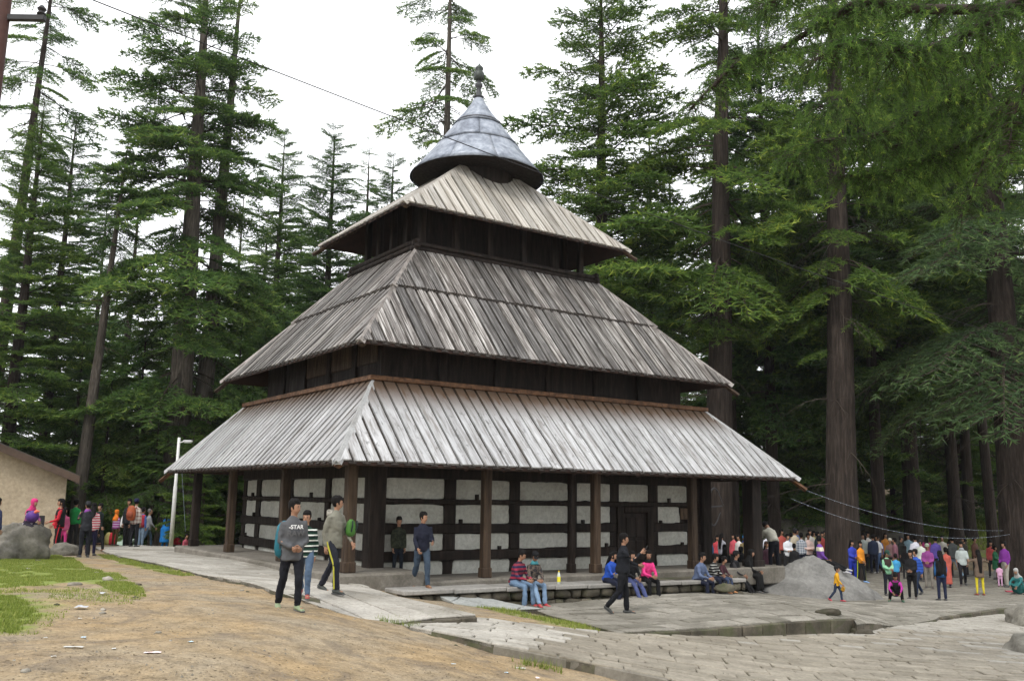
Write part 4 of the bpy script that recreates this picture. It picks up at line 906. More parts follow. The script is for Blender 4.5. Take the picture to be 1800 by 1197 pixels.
for px, Y, s_, r_, lb in ((120, 43, .8, .14, 'young cedar with lit green boughs behind the corner of the cream house'), (178, 41.5, .62, .11, 'young green cedar behind the orange headscarf woman'), (232, 43, .85, .13, 'bright green young cedar right behind the plaid shirted man'), (268, 41, .5, .09, 'small young cedar just left of the lamp post'),
                      (396, 50, .7, .12, 'young green cedar seen behind the far veranda posts'), (1408, 50, .8, .13, 'young cedar with pale green layers left of the massive reddish trunk'), 
                      (1570, 60, 1.2, .18, 'taller young cedar on the bank behind the grey rocks')):
    tree(lb, px, Y, 'mid', s_, r_, rz=px * .37, group='young cedars at the edge of the clearing')
for px, Y, s_, kd, lb in ((1360, 47, 1.08, 'tall', 'tall cedar filling the sky left of the massive reddish trunk'), (1545, 46, 1.1, 'tall', 'tall dense cedar right behind the massive reddish trunk'), (1690, 57, 1.2, 'tall', 'tall dense cedar rising above the leaning trunk')):
    tree(lb, px, Y, kd, s_, .34, rz=px * .7)
# --- the rest of the forest
ORD = 'first second third fourth fifth sixth seventh eighth ninth tenth eleventh twelfth thirteenth fourteenth fifteenth sixteenth seventeenth eighteenth nineteenth twentieth'.split()
frng = random.Random(41); placed = []
def scatter(n_, pxr, Yr, kinds, label, md, pref=None):
    k = 0; tries = 0; made = []
    while k < n_ and tries < 4000:
        tries += 1; Y = frng.uniform(*Yr); px = frng.uniform(*pxr); P = aty(px, 885, Y)
        if any(math.hypot(P[0] - a, P[1] - b_) < md for a, b_ in placed): continue
        if pref and not pref(px, Y): continue
        placed.append((P[0], P[1])); kd = frng.choice(kinds); s = frng.uniform(.85, 1.15) if kd != 'young' else frng.uniform(.7, 1.5)
        tree(label, px, Y, kd, s, frng.uniform(.2, .42) if kd != 'young' else .1, rz=frng.uniform(0, 6.28), tk=frng.choice((0, 0, 2)), group=label); k += 1; made.append((px, COL.objects[-1].parent))
    if k <= 20:
        made.sort(key=lambda q: q[0])
        for i, (_, o) in enumerate(made): o['label'] = label + ', ' + ORD[i] + ' from the left'
scatter(20, (1120, 1980), (62, 118), ['slim', 'slim2', 'slim', 'cone', 'tall'], 'dark cedar deep in the forest on the right', 3.6)
scatter(10, (1120, 1560), (48, 72), ['slim', 'cone', 'slim2'], 'green cedar standing close behind the temple on the right', 3.2, lambda px, Y: not (1255 < px < 1330 and Y < 58))
scatter(4, (1540, 1900), (56, 70), ['slim2', 'slim'], 'cedar between the big trunks behind the crowd', 3.0)
scatter(8, (30, 290), (58, 100), ['slim', 'slim2', 'slim', 'cone'], 'slim dark cedar in the valley on the left', 3.4)
scatter(9, (390, 720), (60, 100), ['slim', 'cone', 'slim2'], 'dark cedar behind the temple on the left', 3.6)
scatter(6, (850, 1120), (62, 95), ['slim', 'cone'], 'cedar hidden behind the temple roofs', 3.8, lambda px, Y: px > 1000)
scatter(16, (120, 450), (46, 64), ['young'], 'young bushy cedar under the tall trees on the left', 2.0)
scatter(16, (1120, 1850), (52, 78), ['young'], 'young bushy cedar under the tall trees on the right', 2.4)
# --- near tree at the right whose boughs hang into the picture
NEAR = thing('cedar_tree', 'near cedar at the right whose long limbs hang fresh green sprays into view', 'tree', (8.6, 10.6, gz(8.6, 10.6)))
NB = Vector(NEAR.location)
k = link('trunk', TK[2], NEAR); k.scale = (.55, .55, .8)
g = np.random.default_rng(77); LT, LN, LK = [], [], []
def limb(pix, r0, r1, ntw, tw_len, start=0.0):
    P = [aty(px, py, Y) for px, py, Y in pix]; 
    # smooth with Catmull-Rom
    Q = []
    for i in range(len(P) - 1):
        p0, p1, p2, p3 = P[max(i - 1, 0)], P[i], P[i + 1], P[min(i + 2, len(P) - 1)]
        for t in np.linspace(0, 1, 7)[:-1]: Q.append(.5 * (2 * p1 + (p2 - p0) * t + (2 * p0 - 5 * p1 + 4 * p2 - p3) * t * t + (-p0 + 3 * p1 - 3 * p2 + p3) * t ** 3))
    Q.append(P[-1]); Q = np.array(Q); n_ = len(Q); R = np.linspace(r0, r1, n_)
    mb = MB(); mb.tube([q - np.array(NB) for q in Q], list(R), 8); mb.build('bough', [M_BARK], NEAR, smooth=True)
    for i in range(ntw):
        u = start + (1 - start) * (i + g.uniform()) / ntw; x = u * (n_ - 1); j = min(n_ - 2, int(x)); p = Q[j] + (Q[j + 1] - Q[j]) * (x - j)
        L = g.uniform(*tw_len) * (1 - .35 * u); a = g.uniform(0, 6.28); out = np.array([math.cos(a), math.sin(a), g.uniform(-.3, .35)]); m_ = max(5, int(L / .034)); c = p.copy(); d = out / np.linalg.norm(out); prev = c.copy()
        for q in range(m_):
            d = d + np.array([0, 0, -1]) * .085 + g.normal(0, .05, 3); d /= np.linalg.norm(d); c = c + d * L / m_
            if q % 3 == 2: LK.extend(stick(prev - np.array(NB), c - np.array(NB), .006 * (1 - q / m_) + .0015, .006 * (1 - (q + 1) / m_) + .0012)); prev = c.copy()
            fr = q / m_
            if fr < .12: continue
            nn = 4 if fr < .8 else 6; dd = d * (.35 + .5 * fr) + g.normal(0, .6, (nn, 3)); dd /= np.linalg.norm(dd, axis=1)[:, None]; w_ = np.cross(dd, g.normal(0, 1, (nn, 3))); w_ /= np.linalg.norm(w_, axis=1)[:, None]
            ln = g.uniform(.035, .068, nn)[:, None] * (1.25 if fr > .7 else 1); b0 = c - np.array(NB)
            LT.append(np.stack([b0 - w_ * .0055, b0 + w_ * .0055, b0 + dd * ln], 1)); LN.append(np.clip(.08 + .62 * fr ** 3.5 + g.normal(0, .10, nn) + .35 * (g.uniform() < .08), 0, 1))
    return Q
limb([(1930,-30,10.8),(1800,8,11),(1726,17,11),(1600,15,11.1),(1518,4,11.2),(1476,25,11.3),(1426,54,11.4),(1367,88,11.5),(1300,109,11.6),(1259,146,11.7),(1215,190,11.8)], .085, .012, 430, (.35, 1.0))
limb([(1930,-70,10.4),(1790,0,10.2),(1726,46,10.1),(1622,88,10),(1560,84,10),(1505,73,9.9),(1440,100,9.8)], .075, .012, 380, (.4, 1.15))
limb([(1930,70,11.4),(1800,95,11.9),(1700,150,12.2),(1640,185,12.4),(1545,235,12.6),(1440,250,12.8),(1385,290,13)], .06, .01, 420, (.4, 1.2))
limb([(1930,120,10.8),(1800,140,11.4),(1750,230,11.8),(1712,330,12),(1690,380,12)], .03, .006, 170, (.3, .8))
limb([(1930,200,11.8),(1800,215,12.2),(1690,255,12.5),(1580,300,12.8),(1480,310,13)], .05, .01, 360, (.4, 1.1))
limb([(1930,-120,12),(1750,-60,12.4),(1600,-40,12.6),(1450,-30,12.8),(1340,10,13)], .06, .01, 300, (.5, 1.4))
limb([(1930,-40,9.6),(1850,60,9.6),(1790,180,9.7),(1770,290,9.8)], .03, .006, 160, (.3, .9))
limb([(1930,20,12.6),(1820,40,12.8),(1720,90,13),(1620,120,13.2),(1520,170,13.4),(1430,190,13.6)], .05, .01, 330, (.6, 1.5))
limb([(1930,160,13),(1840,170,13.2),(1740,200,13.4),(1640,240,13.6),(1560,260,13.8)], .045, .01, 300, (.6, 1.4))
T = np.concatenate(LT); K = np.array(LK)
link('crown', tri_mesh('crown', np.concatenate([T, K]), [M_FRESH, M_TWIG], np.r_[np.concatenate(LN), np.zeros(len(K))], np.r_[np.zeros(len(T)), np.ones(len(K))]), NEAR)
# leafy plants at the foot of the trees
def shrub(label, px, py, Y, s, n_, seed, mt, z=None):
    P = aty(px, py, Y); zz = gz(P[0], P[1]); g = np.random.default_rng(seed); t = thing('shrub', label, 'shrub', (P[0], P[1], zz), 0, 'low plants at the forest edge')
    p = g.normal(0, .38, (n_, 3)) * [s, s * .8, s * .55]; p[:, 2] = np.abs(p[:, 2]); d = g.normal(0, 1, (n_, 3)) + [0, 0, .5]; d /= np.linalg.norm(d, axis=1)[:, None]; q = np.cross(d, g.normal(0, 1, (n_, 3))); q /= np.linalg.norm(q, axis=1)[:, None]
    w_ = .045; l = .12
    T = np.concatenate([np.stack([p, p + d * l * .5 + q * w_, p + d * l], 1), np.stack([p, p + d * l, p + d * l * .5 - q * w_], 1)])
    link('foliage', tri_mesh('foliage', T, [mt], np.tile(np.clip(.3 + g.normal(0, .25, n_) + p[:, 2] / s * .5, 0, 1), 2)), t)
    mb = MB()
    for i in range(7): a = i * .9; mb.tube([(0, 0, -.05), (.25 * s * math.cos(a), .25 * s * math.sin(a), .3 * s), (.45 * s * math.cos(a), .4 * s * math.sin(a), .55 * s)], [.012, .009, .005], 4)
    mb.build('stem', [M_TWIG], t)
shrub('low leafy plant right of the red dressed child', 356, 962, 47, 1.0, 420, 1, M_FRESH); shrub('bright green plant beside the far veranda post', 372, 955, 50, 1.1, 420, 2, M_FRESH)
shrub('low green bush between the couple and the lamp pole', 272, 950, 46, 1.0, 420, 3, M_FRESH); shrub('green bush at the foot of the twin cedar', 316, 940, 44, .9, 380, 4, M_NEEDLE2)
shrub('green sapling bush beside the rock behind the crowd', 1408, 905, 52, 1.5, 620, 5, M_FRESH); shrub('leafy bush lit green left of the veranda wall', 418, 905, 60, 2.0, 700, 6, M_FRESH)
shrub('bush on the bank behind the young men', 1395, 925, 50, 1.0, 380, 7, M_FRESH)

# unseen trees behind and beside the camera: one mass added to shade the walls
SP_E = [make_spray(s, 10, .11, .22, .085, 3) for s in (31, 32)]
g = np.random.default_rng(5); TS, TI, MI = [], [], []
base = make_crown('crown', 12, 26, 6, 3.6, 62, SP_E, cone_p, [M_NEEDLE, M_TWIG], (-12, 28), 1.0)
co = np.empty(len(base.vertices) * 3, np.float32); base.vertices.foreach_get('co', co); co = co.reshape(-1, 3, 3); tb = np.empty(len(base.polygons), np.float32); base.attributes['tint'].data.foreach_get('value', tb); mb_ = np.empty(len(base.polygons), np.int32); base.polygons.foreach_get('material_index', mb_)
for i in range(17):
    a = rad(78 + 204 * (i + g.uniform(0, .9)) / 17); d = g.uniform(24, 42); x, y = d * math.sin(a), d * math.cos(a) + 4
    if abs(x) < 26 and y > 6: x = math.copysign(27 + g.uniform(0, 8), x)
    s = g.uniform(.9, 1.2); z0 = gz(x, y)
    TS.append(co @ rot_z(g.uniform(0, 6)).T * s + [x, y, z0]); TI.append(tb); MI.append(mb_)
    st = np.concatenate([stick((x, y, z0 - .3), (x, y, z0 + 14 * s), .5, .3), stick((x, y, z0 + 14 * s), (x, y, z0 + 26 * s), .3, .05)]); TS.append(st); TI.append(np.zeros(len(st))); MI.append(np.ones(len(st)))
link('forest', tri_mesh('forest', np.concatenate(TS), [M_NEEDLE, M_BARK], np.concatenate(TI), np.concatenate(MI)), kind='stuff')
# ================================================================== OTHER THINGS
# house at the left edge: gable wall facing the clearing
M_CREAM = stone_mat('cream_render', (.37, .305, .215), (.47, .395, .29), (.27, .215, .15), .55, .05, .9, .7, .25)
hp = aty(110, 925, 31); hx, hy, hz0 = hp[0], hp[1], gz(hp[0], hp[1]) - .6
HOUSE = thing('house', 'cream rendered house with a dark sloping roof at the left edge', 'house', (hx, hy, hz0), .47)
hw = 9.0; er = 2.28 - hz0; pk = er + hw / 2 * .40
mb = MB(); v = [(0, 0, 0), (-hw, 0, 0), (-hw, 0, er), (-hw / 2, 0, pk), (0, 0, er)]; v += [(x, 9, z) for x, y, z in v]
mb.add(v, [(0, 1, 2, 3, 4), (9, 8, 7, 6, 5)] + [(i, (i + 1) % 5 + 0, (i + 1) % 5 + 5, i + 5)[::-1] for i in range(5)]); mb.build('wall', [M_CREAM], HOUSE)
M_SLATE = flat_mat('dark_slate_roof', (.06, .052, .046), .7, .35, 5); M_FASC = flat_mat('dark_fascia_board', (.075, .05, .036), .75, .35, 5)
rf = None
for s in (1, -1):
    mb = MB(); x0, z0 = (-hw / 2, pk + .06), None
    a = Vector((-hw / 2, 0, pk + .05)); e = Vector((.36 if s > 0 else -hw - .36, 0, er - .12)); 
    v = [(p.x, y, p.z + dz) for p in (a, e) for y in (-.45, 9.4) for dz in (0, .10)]
    mb.add(v, [(0, 1, 3, 2), (4, 6, 7, 5), (0, 4, 5, 1), (2, 3, 7, 6), (0, 2, 6, 4), (1, 5, 7, 3)]); q = mb.build('roof', [M_SLATE], HOUSE)
    mb = MB(); v = [(p.x, y, p.z + dz) for p in (a, e) for y in (-.50, -.455) for dz in (-.17, .07)]
    mb.add(v, [(0, 1, 3, 2), (4, 6, 7, 5), (0, 4, 5, 1), (2, 3, 7, 6), (0, 2, 6, 4), (1, 5, 7, 3)]); mb.build('fascia_board', [M_FASC], q)
    for k in range(12):
        t = (k + .5) / 12; p = a + (e - a) * t; mb = MB(); mb.box((p.x, -.2, p.z - .09), (.09, .44, .12)); mb.build('purlin_end', [M_FASC], q)
# sign box on two legs before the house
P = aty(71.5, 928, 27); M_BLK = flat_mat('black_painted_steel', (.022, .022, .024), .5, .3, 9)
t = thing('sign_board', 'small black board on two thin legs between boulder and house', 'sign board', (P[0], P[1], gz(P[0], P[1])), .1)
mb = MB(); mb.box((0, 0, .98), (.17, .03, .36), bev=.008); mb.build('board', [M_BLK], t)
for s in (-1, 1): mb = MB(); mb.tube([(s * .07, 0, -.05), (s * .07, 0, .82)], [.012] * 2, 6); mb.build('leg', [M_BLK], t)
# lamp pole
M_WHP = flat_mat('white_painted_pole', (.62, .62, .60), .55, .12, 6); M_GALV = flat_mat('lamp_housing', (.5, .5, .5), .45, .15, 6)
P = aty(304, 912, 37); z0 = gz(P[0], P[1]); ztop = aty(317, 769, 37)[2] - z0
t = thing('lamp_post', 'slim white lamp post beside the huge twin trunked cedar', 'lamp post', (P[0], P[1], z0))
mb = MB(); mb.tube([(0, 0, -.2), (0, 0, ztop * .55), (0, 0, ztop * .56), (0, 0, ztop)], [.085, .075, .062, .055], 12); mb.build('pole', [M_WHP], t, smooth=True)
mb = MB(); mb.tube([(0, 0, ztop - .22), (.16, -.05, ztop - .17), (.26, -.08, ztop - .16)], [.022] * 3, 8); mb.build('arm', [M_WHP], t, smooth=True)
mb = MB(); mb.box((.40, -.11, ztop - .15), (.36, .13, .09), bev=.03); l_ = mb.build('lamp', [M_GALV], t); mb = MB(); mb.box((.40, -.11, ztop - .20), (.28, .09, .03), bev=.01); mb.build('lens', [M_WHP], l_)
# rusty utility pole at the left edge (only its head is in the picture)
M_RUST = flat_mat('rusty_red_steel', (.045, .018, .013), .8, .35, 7)
P = aty(-96, 885, 9.4); z0 = gz(P[0], P[1])
t = thing('utility_pole', 'rusty red utility pole with a crossarm at the left edge', 'utility pole', (P[0], P[1], z0))
mb = MB(); mb.tube([(0, 0, -.3), (0, 0, 3), (0, 0, 8.6)], [.085, .075, .065], 12); mb.build('pole', [M_RUST], t, smooth=True)
za = aty(20, 32, 9.4)[2] - z0
mb = MB(); mb.box((.1, 0, za), (.74, .06, .07), bev=.008); mb.build('crossarm', [M_BLK], t)
for x in (-.2, .42): mb = MB(); mb.lathe([(.015, za + .03), (.05, za + .05), (.03, za + .08), (.05, za + .11), (.02, za + .15)], 10, c=(x, 0, 0)); mb.build('insulator', [M_BLK], t)
def cable(name, label, A, B, sag, r, mt, n_=40, cat='cable', group=None, parts=None):
    A, B = np.array(A), np.array(B); pts_ = [A + (B - A) * t + np.array([0, 0, -4 * sag * t * (1 - t)]) for t in np.linspace(0, 1, n_)]
    mb = MB(); mb.tube([p - A for p in pts_], r, 5); o = mb.build(name, mt, None, loc=tuple(A)); tag(o, label, cat, group); return pts_, o
M_CAB = flat_mat('black_cable', (.012, .012, .013), .6, .2); M_CABW = flat_mat('white_flex', (.20, .23, .28), .5, .2)
A = aty(60, -40, 11.5); Bp = aty(1772, 592, 36)
cable('cable', 'long black overhead cable crossing in front of the metal cone', A, Bp, .25, .010, [M_CAB], 60)
M_BULB = flat_mat('clear_bulb', (.50, .56, .66), .2, .1, 9, .6)
for i, (a, b, sag, lb) in enumerate(((aty(1406, 857, 32), aty(1812, 929, 40), .55, 'upper string of tiny white lights from the roof corner to the right trunk'), (aty(1391, 876, 31.5), aty(1812, 931, 39.5), .75, 'lower string of tiny bluish lights below its twin'))):
    pts_, o = cable('light_string', lb, a, b, sag, .006, [M_CABW], 90, 'light string', 'fairy light strings'); o_ = np.array(pts_[0]); bb = MB()
    for k in range(1, 89, 2): p = pts_[k] - o_; bb.lathe([(.003, -.02), (.010, -.014), (.009, 0), (.003, .006)], 5, c=tuple(p))
    bb.build('bulb', [M_BULB], o, kind='stuff')
cable('guy_wire', 'thin pale wire hanging down right of the white lamp post', aty(318, 800, 39), aty(326, 934, 39), .0, .008, [M_CABW], 3, 'wire')
# bin, bottle, cube of cloth and other small things
M_GRN = flat_mat('green_paint', (.02, .14, .05), .5, .2); M_YEL = flat_mat('yellow_paint', (.62, .40, .03), .5, .15)
P = aty(386, 958, 52); t = thing('litter_bin', 'green litter bin with yellow bands beyond the veranda posts', 'bin', (P[0], P[1], P[2]))
mb = MB(); mb.box((0, 0, .26), (.54, .44, .34), bev=.02); mb.build('body', [M_GRN], t)
for z in (.045, .475): mb = MB(); mb.box((0, 0, z), (.57, .47, .085), bev=.015); mb.build('band', [M_YEL], t)
M_TERR = flat_mat('pale_pink_render', (.55, .42, .36), .8, .1)
P = tw(-.95, -6.98); M_BOT = flat_mat('clear_plastic', (.55, .6, .55), .12, .05, 9, .6); M_JU = flat_mat('yellow_label', (.75, .66, .04), .45, .05); M_CAP = flat_mat('yellow_cap', (.8, .6, .02), .4, .05)
bz = -.30 - .012 * (-.95 + 6.3) + .012
P = aty(1032, 1026, 22.4); lu = (P[:2] - TC) @ UU; P = tw(lu, -6.95)
t = thing('bottle', 'clear plastic bottle with a yellow label standing on the ledge', 'bottle', (P[0], P[1], -.30 - .012 * (lu + 6.3) + .012))
mb = MB(); mb.lathe([(.034, 0), (.042, .01), (.042, .20), (.035, .235), (.017, .275), (.016, .29)], 14); mb.build('body', [M_BOT], t, smooth=True)
mb = MB(); mb.lathe([(.0435, .05), (.0440, .055), (.0440, .17), (.0435, .175)], 14); mb.build('label', [M_JU], t, smooth=True); mb = MB(); mb.lathe([(.018, .285), (.018, .315), (.012, .318)], 10); mb.build('cap', [M_CAP], t)
# rocks of the plaza
boulder('smooth grey dome of rock rising from the plaza beside the child in yellow', 1424, 1046, 29.8, (2.45, 1.8, 1.2), 11, stone_mat('smooth_grey_rock', (.135, .132, .124), (.245, .24, .225), (.07, .066, .06), .55, .05, .85, .8, .6), .25, 5, .16, .9, 'rock_outcrop', zoff=-1.16, taper=.60)
boulder('pale lumpy rock at the right edge beyond the plaza step', 1822, 1072, 25.5, (.95, .7, .55), 13, M_ROCK, .4, 4, zoff=-1.35)
boulder('low grey rock at the right edge in front of the plaza step', 1822, 1128, 20.2, (.95, .7, .36), 17, M_ROCK, .8, 4, zoff=-1.34)
boulder('mossy pointed rock on the bank behind the crowd', 1400, 928, 50, (2.7, 2.0, 1.75), 19, stone_mat('mossy_rock', (.12, .11, .09), (.25, .23, .19), (.06, .055, .04), .5, .05, moss=((.06, .08, .025), .8)), .2, 4, .28)
boulder('second mossy rock behind the pointed one on the bank', 1372, 918, 55, (3.2, 2.0, 2.1), 23, stone_mat('mossy_rock_2', (.10, .085, .06), (.2, .17, .12), (.06, .055, .04), .5, .05, moss=((.07, .085, .02), .9)), .9, 4)
boulder('grey rocks lying on the bank between the big trunks', 1570, 918, 51, (2.2, 1.2, .75), 29, M_ROCK, .3, 4)
P = at(1457, 1078, zP); tag(link('stone', rock_mesh('stone', (.30, .09, .10), 31, M_RISER, 3, .4), loc=(P[0], P[1], P[2] + .012), rot=(0, 0, .15)), 'long dark broken stone lying on the plaza step', 'stone')
P = at(1340, 1036, zP); tag(link('stone', rock_mesh('stone', (.34, .2, .16), 37, M_RISER, 3, .25), loc=tuple(aty(1275, 1035, 25.6)), rot=(0, 0, .5)), 'rounded mossy stone at the right end of the ledge', 'stone')
P = at(1515, 1112, zL); tag(link('stone', rock_mesh('stone', (.28, .14, .10), 41, M_RISER, 3, .35), loc=(P[0], P[1], zL(P[0], P[1]) + .0), rot=(0, 0, .1)), 'flat dark stone at the right end of the plaza step', 'stone')
# ram horns nailed to the grey trunk behind the temple
P = aty(1256, 893, 39.4); t = thing('horns', 'pair of dark curved animal horns fixed on the trunk beside the temple corner', 'horns', tuple(P), .3)
for s, (w_, h_) in ((1, (.42, .72)), (-1, (.34, .55))):
    mb = MB(); pp = [(-.42 + w_ * 2 * t_, -.05, (s * (.12 + h_ * math.sin(math.pi * min(1, t_ * 1.05)) ** .9) + (0 if s > 0 else -.05))) for t_ in np.linspace(0, 1, 12)]; mb.tube(pp, list(np.linspace(.055, .012, 12)), 7); mb.build('horn', [M_STRAP], t, smooth=True)
mb = MB(); mb.tube([(-.45, -.04, .02), (.35, -.04, .10)], [.035, .03], 6); mb.build('mount', [M_STRAP], t)
# red and white bunting between the trees on the left
for k, (px, py, lb) in enumerate(((177, 898, 'red flag of the little bunting left of the orange headscarf'), (184, 893, 'white and red flag in the middle of the bunting'), (193, 898, 'red flag of the bunting nearest the orange headscarf'))):
    P = aty(px, py, 42); mb = MB(); mb.add([(-.16, 0, .12), (.16, .01, .12), (.02, .05, -.2), (-.16, .012, .12), (.16, .022, .12), (.02, .062, -.2)], [(0, 1, 2), (5, 4, 3), (0, 3, 4, 1), (1, 4, 5, 2), (2, 5, 3, 0)])
    tag(mb.build('flag', [flat_mat('red_cloth', (.5, .05, .06), .8) if k != 1 else M_PAPER], None, loc=tuple(P)), lb, 'flag', 'little flags between the trees')
cable('cord', 'thin cord carrying the little red and white flags on the left', aty(160, 888, 42), aty(206, 889, 42), .12, .008, [M_CAB], 12, 'cord')
# ================================================================== PEOPLE
def surf(x, y):
    for k in ('A', 'L', 'P', 'R'):
        if in_poly(x, y, POLY[k][0]): return POLY[k][1](x, y)
    return gz(x, y)
def cloth(cols, pat=None, rough=.85, period=.12):
    """cols: one colour or several; pat: None, 'stripe' (bands by height), 'plaid', 'blotch'"""
    cols = [cols] if not isinstance(cols[0], (tuple, list)) else list(cols); cols = [tuple(v * (.55 + .45 * min(1, max(c) / .22)) for v in c) for c in cols]; key = ('cloth', tuple(cols), pat, period)
    if key in _cm: return _cm[key]
    m, n, b, _ = new_mat('cloth'); vec = coords(n); g = noise(n, vec, 7, 4, .6)
    if pat is None: c = ramp(n, g, [(.3, tuple(x * .78 for x in cols[0])), (.7, tuple(min(1, x * 1.15) for x in cols[0]))])
    elif pat == 'blotch': c = ramp(n, noise(n, vec, 14, 3, .6), [(.3 + .4 * i / max(1, len(cols) - 1), q) for i, q in enumerate(cols)], 'CONSTANT')
    else:
        sp = N(n, 'ShaderNodeSeparateXYZ'); n.links.new(vec, sp.inputs[0])
        z = math_(n, 'ADD', sp.outputs[2], math_(n, 'MULTIPLY', g, .02)); fz = math_(n, 'FRACT', math_(n, 'MULTIPLY', z, 1 / period))
        c = ramp(n, fz, [(i / len(cols), q) for i, q in enumerate(cols)], 'CONSTANT')
        if pat == 'plaid':
            fx = math_(n, 'FRACT', math_(n, 'MULTIPLY', math_(n, 'ADD', sp.outputs[0], math_(n, 'MULTIPLY', sp.outputs[1], .7)), 1 / period)); c2 = ramp(n, fx, [(i / len(cols), q) for i, q in enumerate(cols)], 'CONSTANT'); c = mixc(n, .5, c, c2)
    n.links.new(c, b.inputs['Base Color']); b.inputs['Roughness'].default_value = rough; b.inputs['Specular IOR Level'].default_value = .2
    bump(n, b, noise(n, vec, 16, 5, .65, .8), .45, .012); _cm[key] = m; return m
SKIN = [flat_mat('skin_%s' % k, c, .6, .12, 12, .3) for k, c in (('brown', (.30, .165, .105)), ('tan', (.40, .235, .155)), ('deep', (.20, .105, .065)))]
HAIRM = flat_mat('black_hair', (.007, .006, .006), .75, .3, 30, .12); HAIRG = flat_mat('greying_hair', (.09, .085, .08), .6, .4, 30); EYEM = flat_mat('dark_eye', (.012, .008, .006), .3, .1); LIPM = flat_mat('lip', (.20, .085, .07), .6, .1)
def loft(mb, pts, radii, axis, n=12, mi=0, rnd=(True, True)):
    P = [Vector(p) for p in pts]; R = [r if hasattr(r, '__len__') else (r, r) for r in radii]; m = len(P); axis = Vector(axis)
    T = [(P[min(i + 1, m - 1)] - P[max(i - 1, 0)]).normalized() for i in range(m)]
    if rnd[0]: r = min(R[0]); P.insert(0, P[0] - T[0] * r * .55); R.insert(0, (R[0][0] * .55, R[0][1] * .55)); T.insert(0, T[0])
    if rnd[1]: r = min(R[-1]); P.append(P[-1] + T[-1] * r * .55); R.append((R[-1][0] * .55, R[-1][1] * .55)); T.append(T[-1])
    m = len(P); v = []
    for p, r, t in zip(P, R, T):
        a = axis - t * axis.dot(t)
        if a.length < .15: a = Vector((0, 0, 1)) - t * t.z if abs(t.z) < .9 else Vector((1, 0, 0)) - t * t.x
        a.normalize(); b_ = t.cross(a)
        v += [p + a * (r[0] * math.cos(2 * math.pi * k / n)) + b_ * (r[1] * math.sin(2 * math.pi * k / n)) for k in range(n)]
    f = [(i * n + k, i * n + (k + 1) % n, (i + 1) * n + (k + 1) % n, (i + 1) * n + k) for i in range(m - 1) for k in range(n)] + [tuple(reversed(range(n))), tuple(range((m - 1) * n, m * n))]
    mb.add(v, f, mi)
POSES = {  # arm: (upper swing, abduct, fore swing, inward); leg: (thigh swing, shin swing, abduct)
 'stand': dict(aL=(4, 9, 14, 4), aR=(2, 9, 10, 4), lL=(2, -2, 4), lR=(0, -2, 4)),
 'stand2': dict(aL=(-4, 10, 20, 10), aR=(8, 8, 40, 25), lL=(8, 2, 5), lR=(-4, -8, 4)),
 'walk': dict(aL=(-18, 8, 2, 4), aR=(20, 8, 42, 10), lL=(24, 6, 2), lR=(-14, -38, 2), lean=4),
 'walk2': dict(aL=(20, 8, 40, 8), aR=(-16, 8, 6, 4), lL=(-12, -32, 2), lR=(22, 4, 2), lean=4),
 'stroll': dict(aL=(8, 10, 62, 42), aR=(8, 12, 60, 42), lL=(15, -6, 3), lR=(-10, -26, 3)),
 'front': dict(aL=(14, 8, 72, 38), aR=(14, 8, 72, 38), lL=(3, -2, 4), lR=(0, -2, 4)),
 'fold': dict(aL=(16, 12, 78, 66), aR=(16, 12, 70, 62), lL=(4, -2, 5), lR=(-2, -3, 4)),
 'phone': dict(aL=(24, 8, 78, 20), aR=(46, 6, 128, 12), lL=(9, 2, 2), lR=(-9, -40, 2), lean=2),
 'photo': dict(aL=(52, 10, 125, 20), aR=(52, 10, 125, 20), lL=(3, -2, 4), lR=(0, -2, 4)),
 'headhands': dict(aL=(20, 72, 118, 62), aR=(20, 72, 118, 62), lL=(2, -2, 5), lR=(0, -2, 5)),
 'back': dict(aL=(-12, 12, -18, 40), aR=(-12, 12, -18, 40), lL=(2, -2, 5), lR=(0, -2, 5)),
 'bend': dict(aL=(40, 6, 50, 10), aR=(40, 6, 50, 10), lL=(6, -2, 5), lR=(2, -4, 5), lean=38),
 'sit': dict(aL=(24, 8, 72, 30), aR=(24, 8, 72, 30), lL=(84, 4, 6), lR=(82, -2, 6), lean=16, seat=1),
 'sit2': dict(aL=(30, 6, 112, 20), aR=(30, 6, 112, 20), lL=(86, -12, 4), lR=(80, 8, 4), lean=18, seat=1),
 'sitout': dict(aL=(20, 12, 55, 25), aR=(20, 8, 60, 35), lL=(66, 38, 3), lR=(70, 34, 5), lean=8, seat=1),
 'recline': dict(aL=(-20, 14, 10, 0), aR=(20, 10, 50, 20), lL=(78, 66, 4), lR=(74, 60, 5), lean=-6, seat=1),
 'squat': dict(aL=(58, 8, 50, 12), aR=(48, 14, 60, 20), lL=(112, -38, 12), lR=(108, -42, 12), lean=32),
 'ground': dict(aL=(22, 10, 68, 30), aR=(22, 10, 68, 30), lL=(95, 20, 20), lR=(95, 10, 20), lean=14, seat=1),
}
JOBS = []        # (thing, part name, temporary object, material, extra fingers, near)
PEOPLE = COL
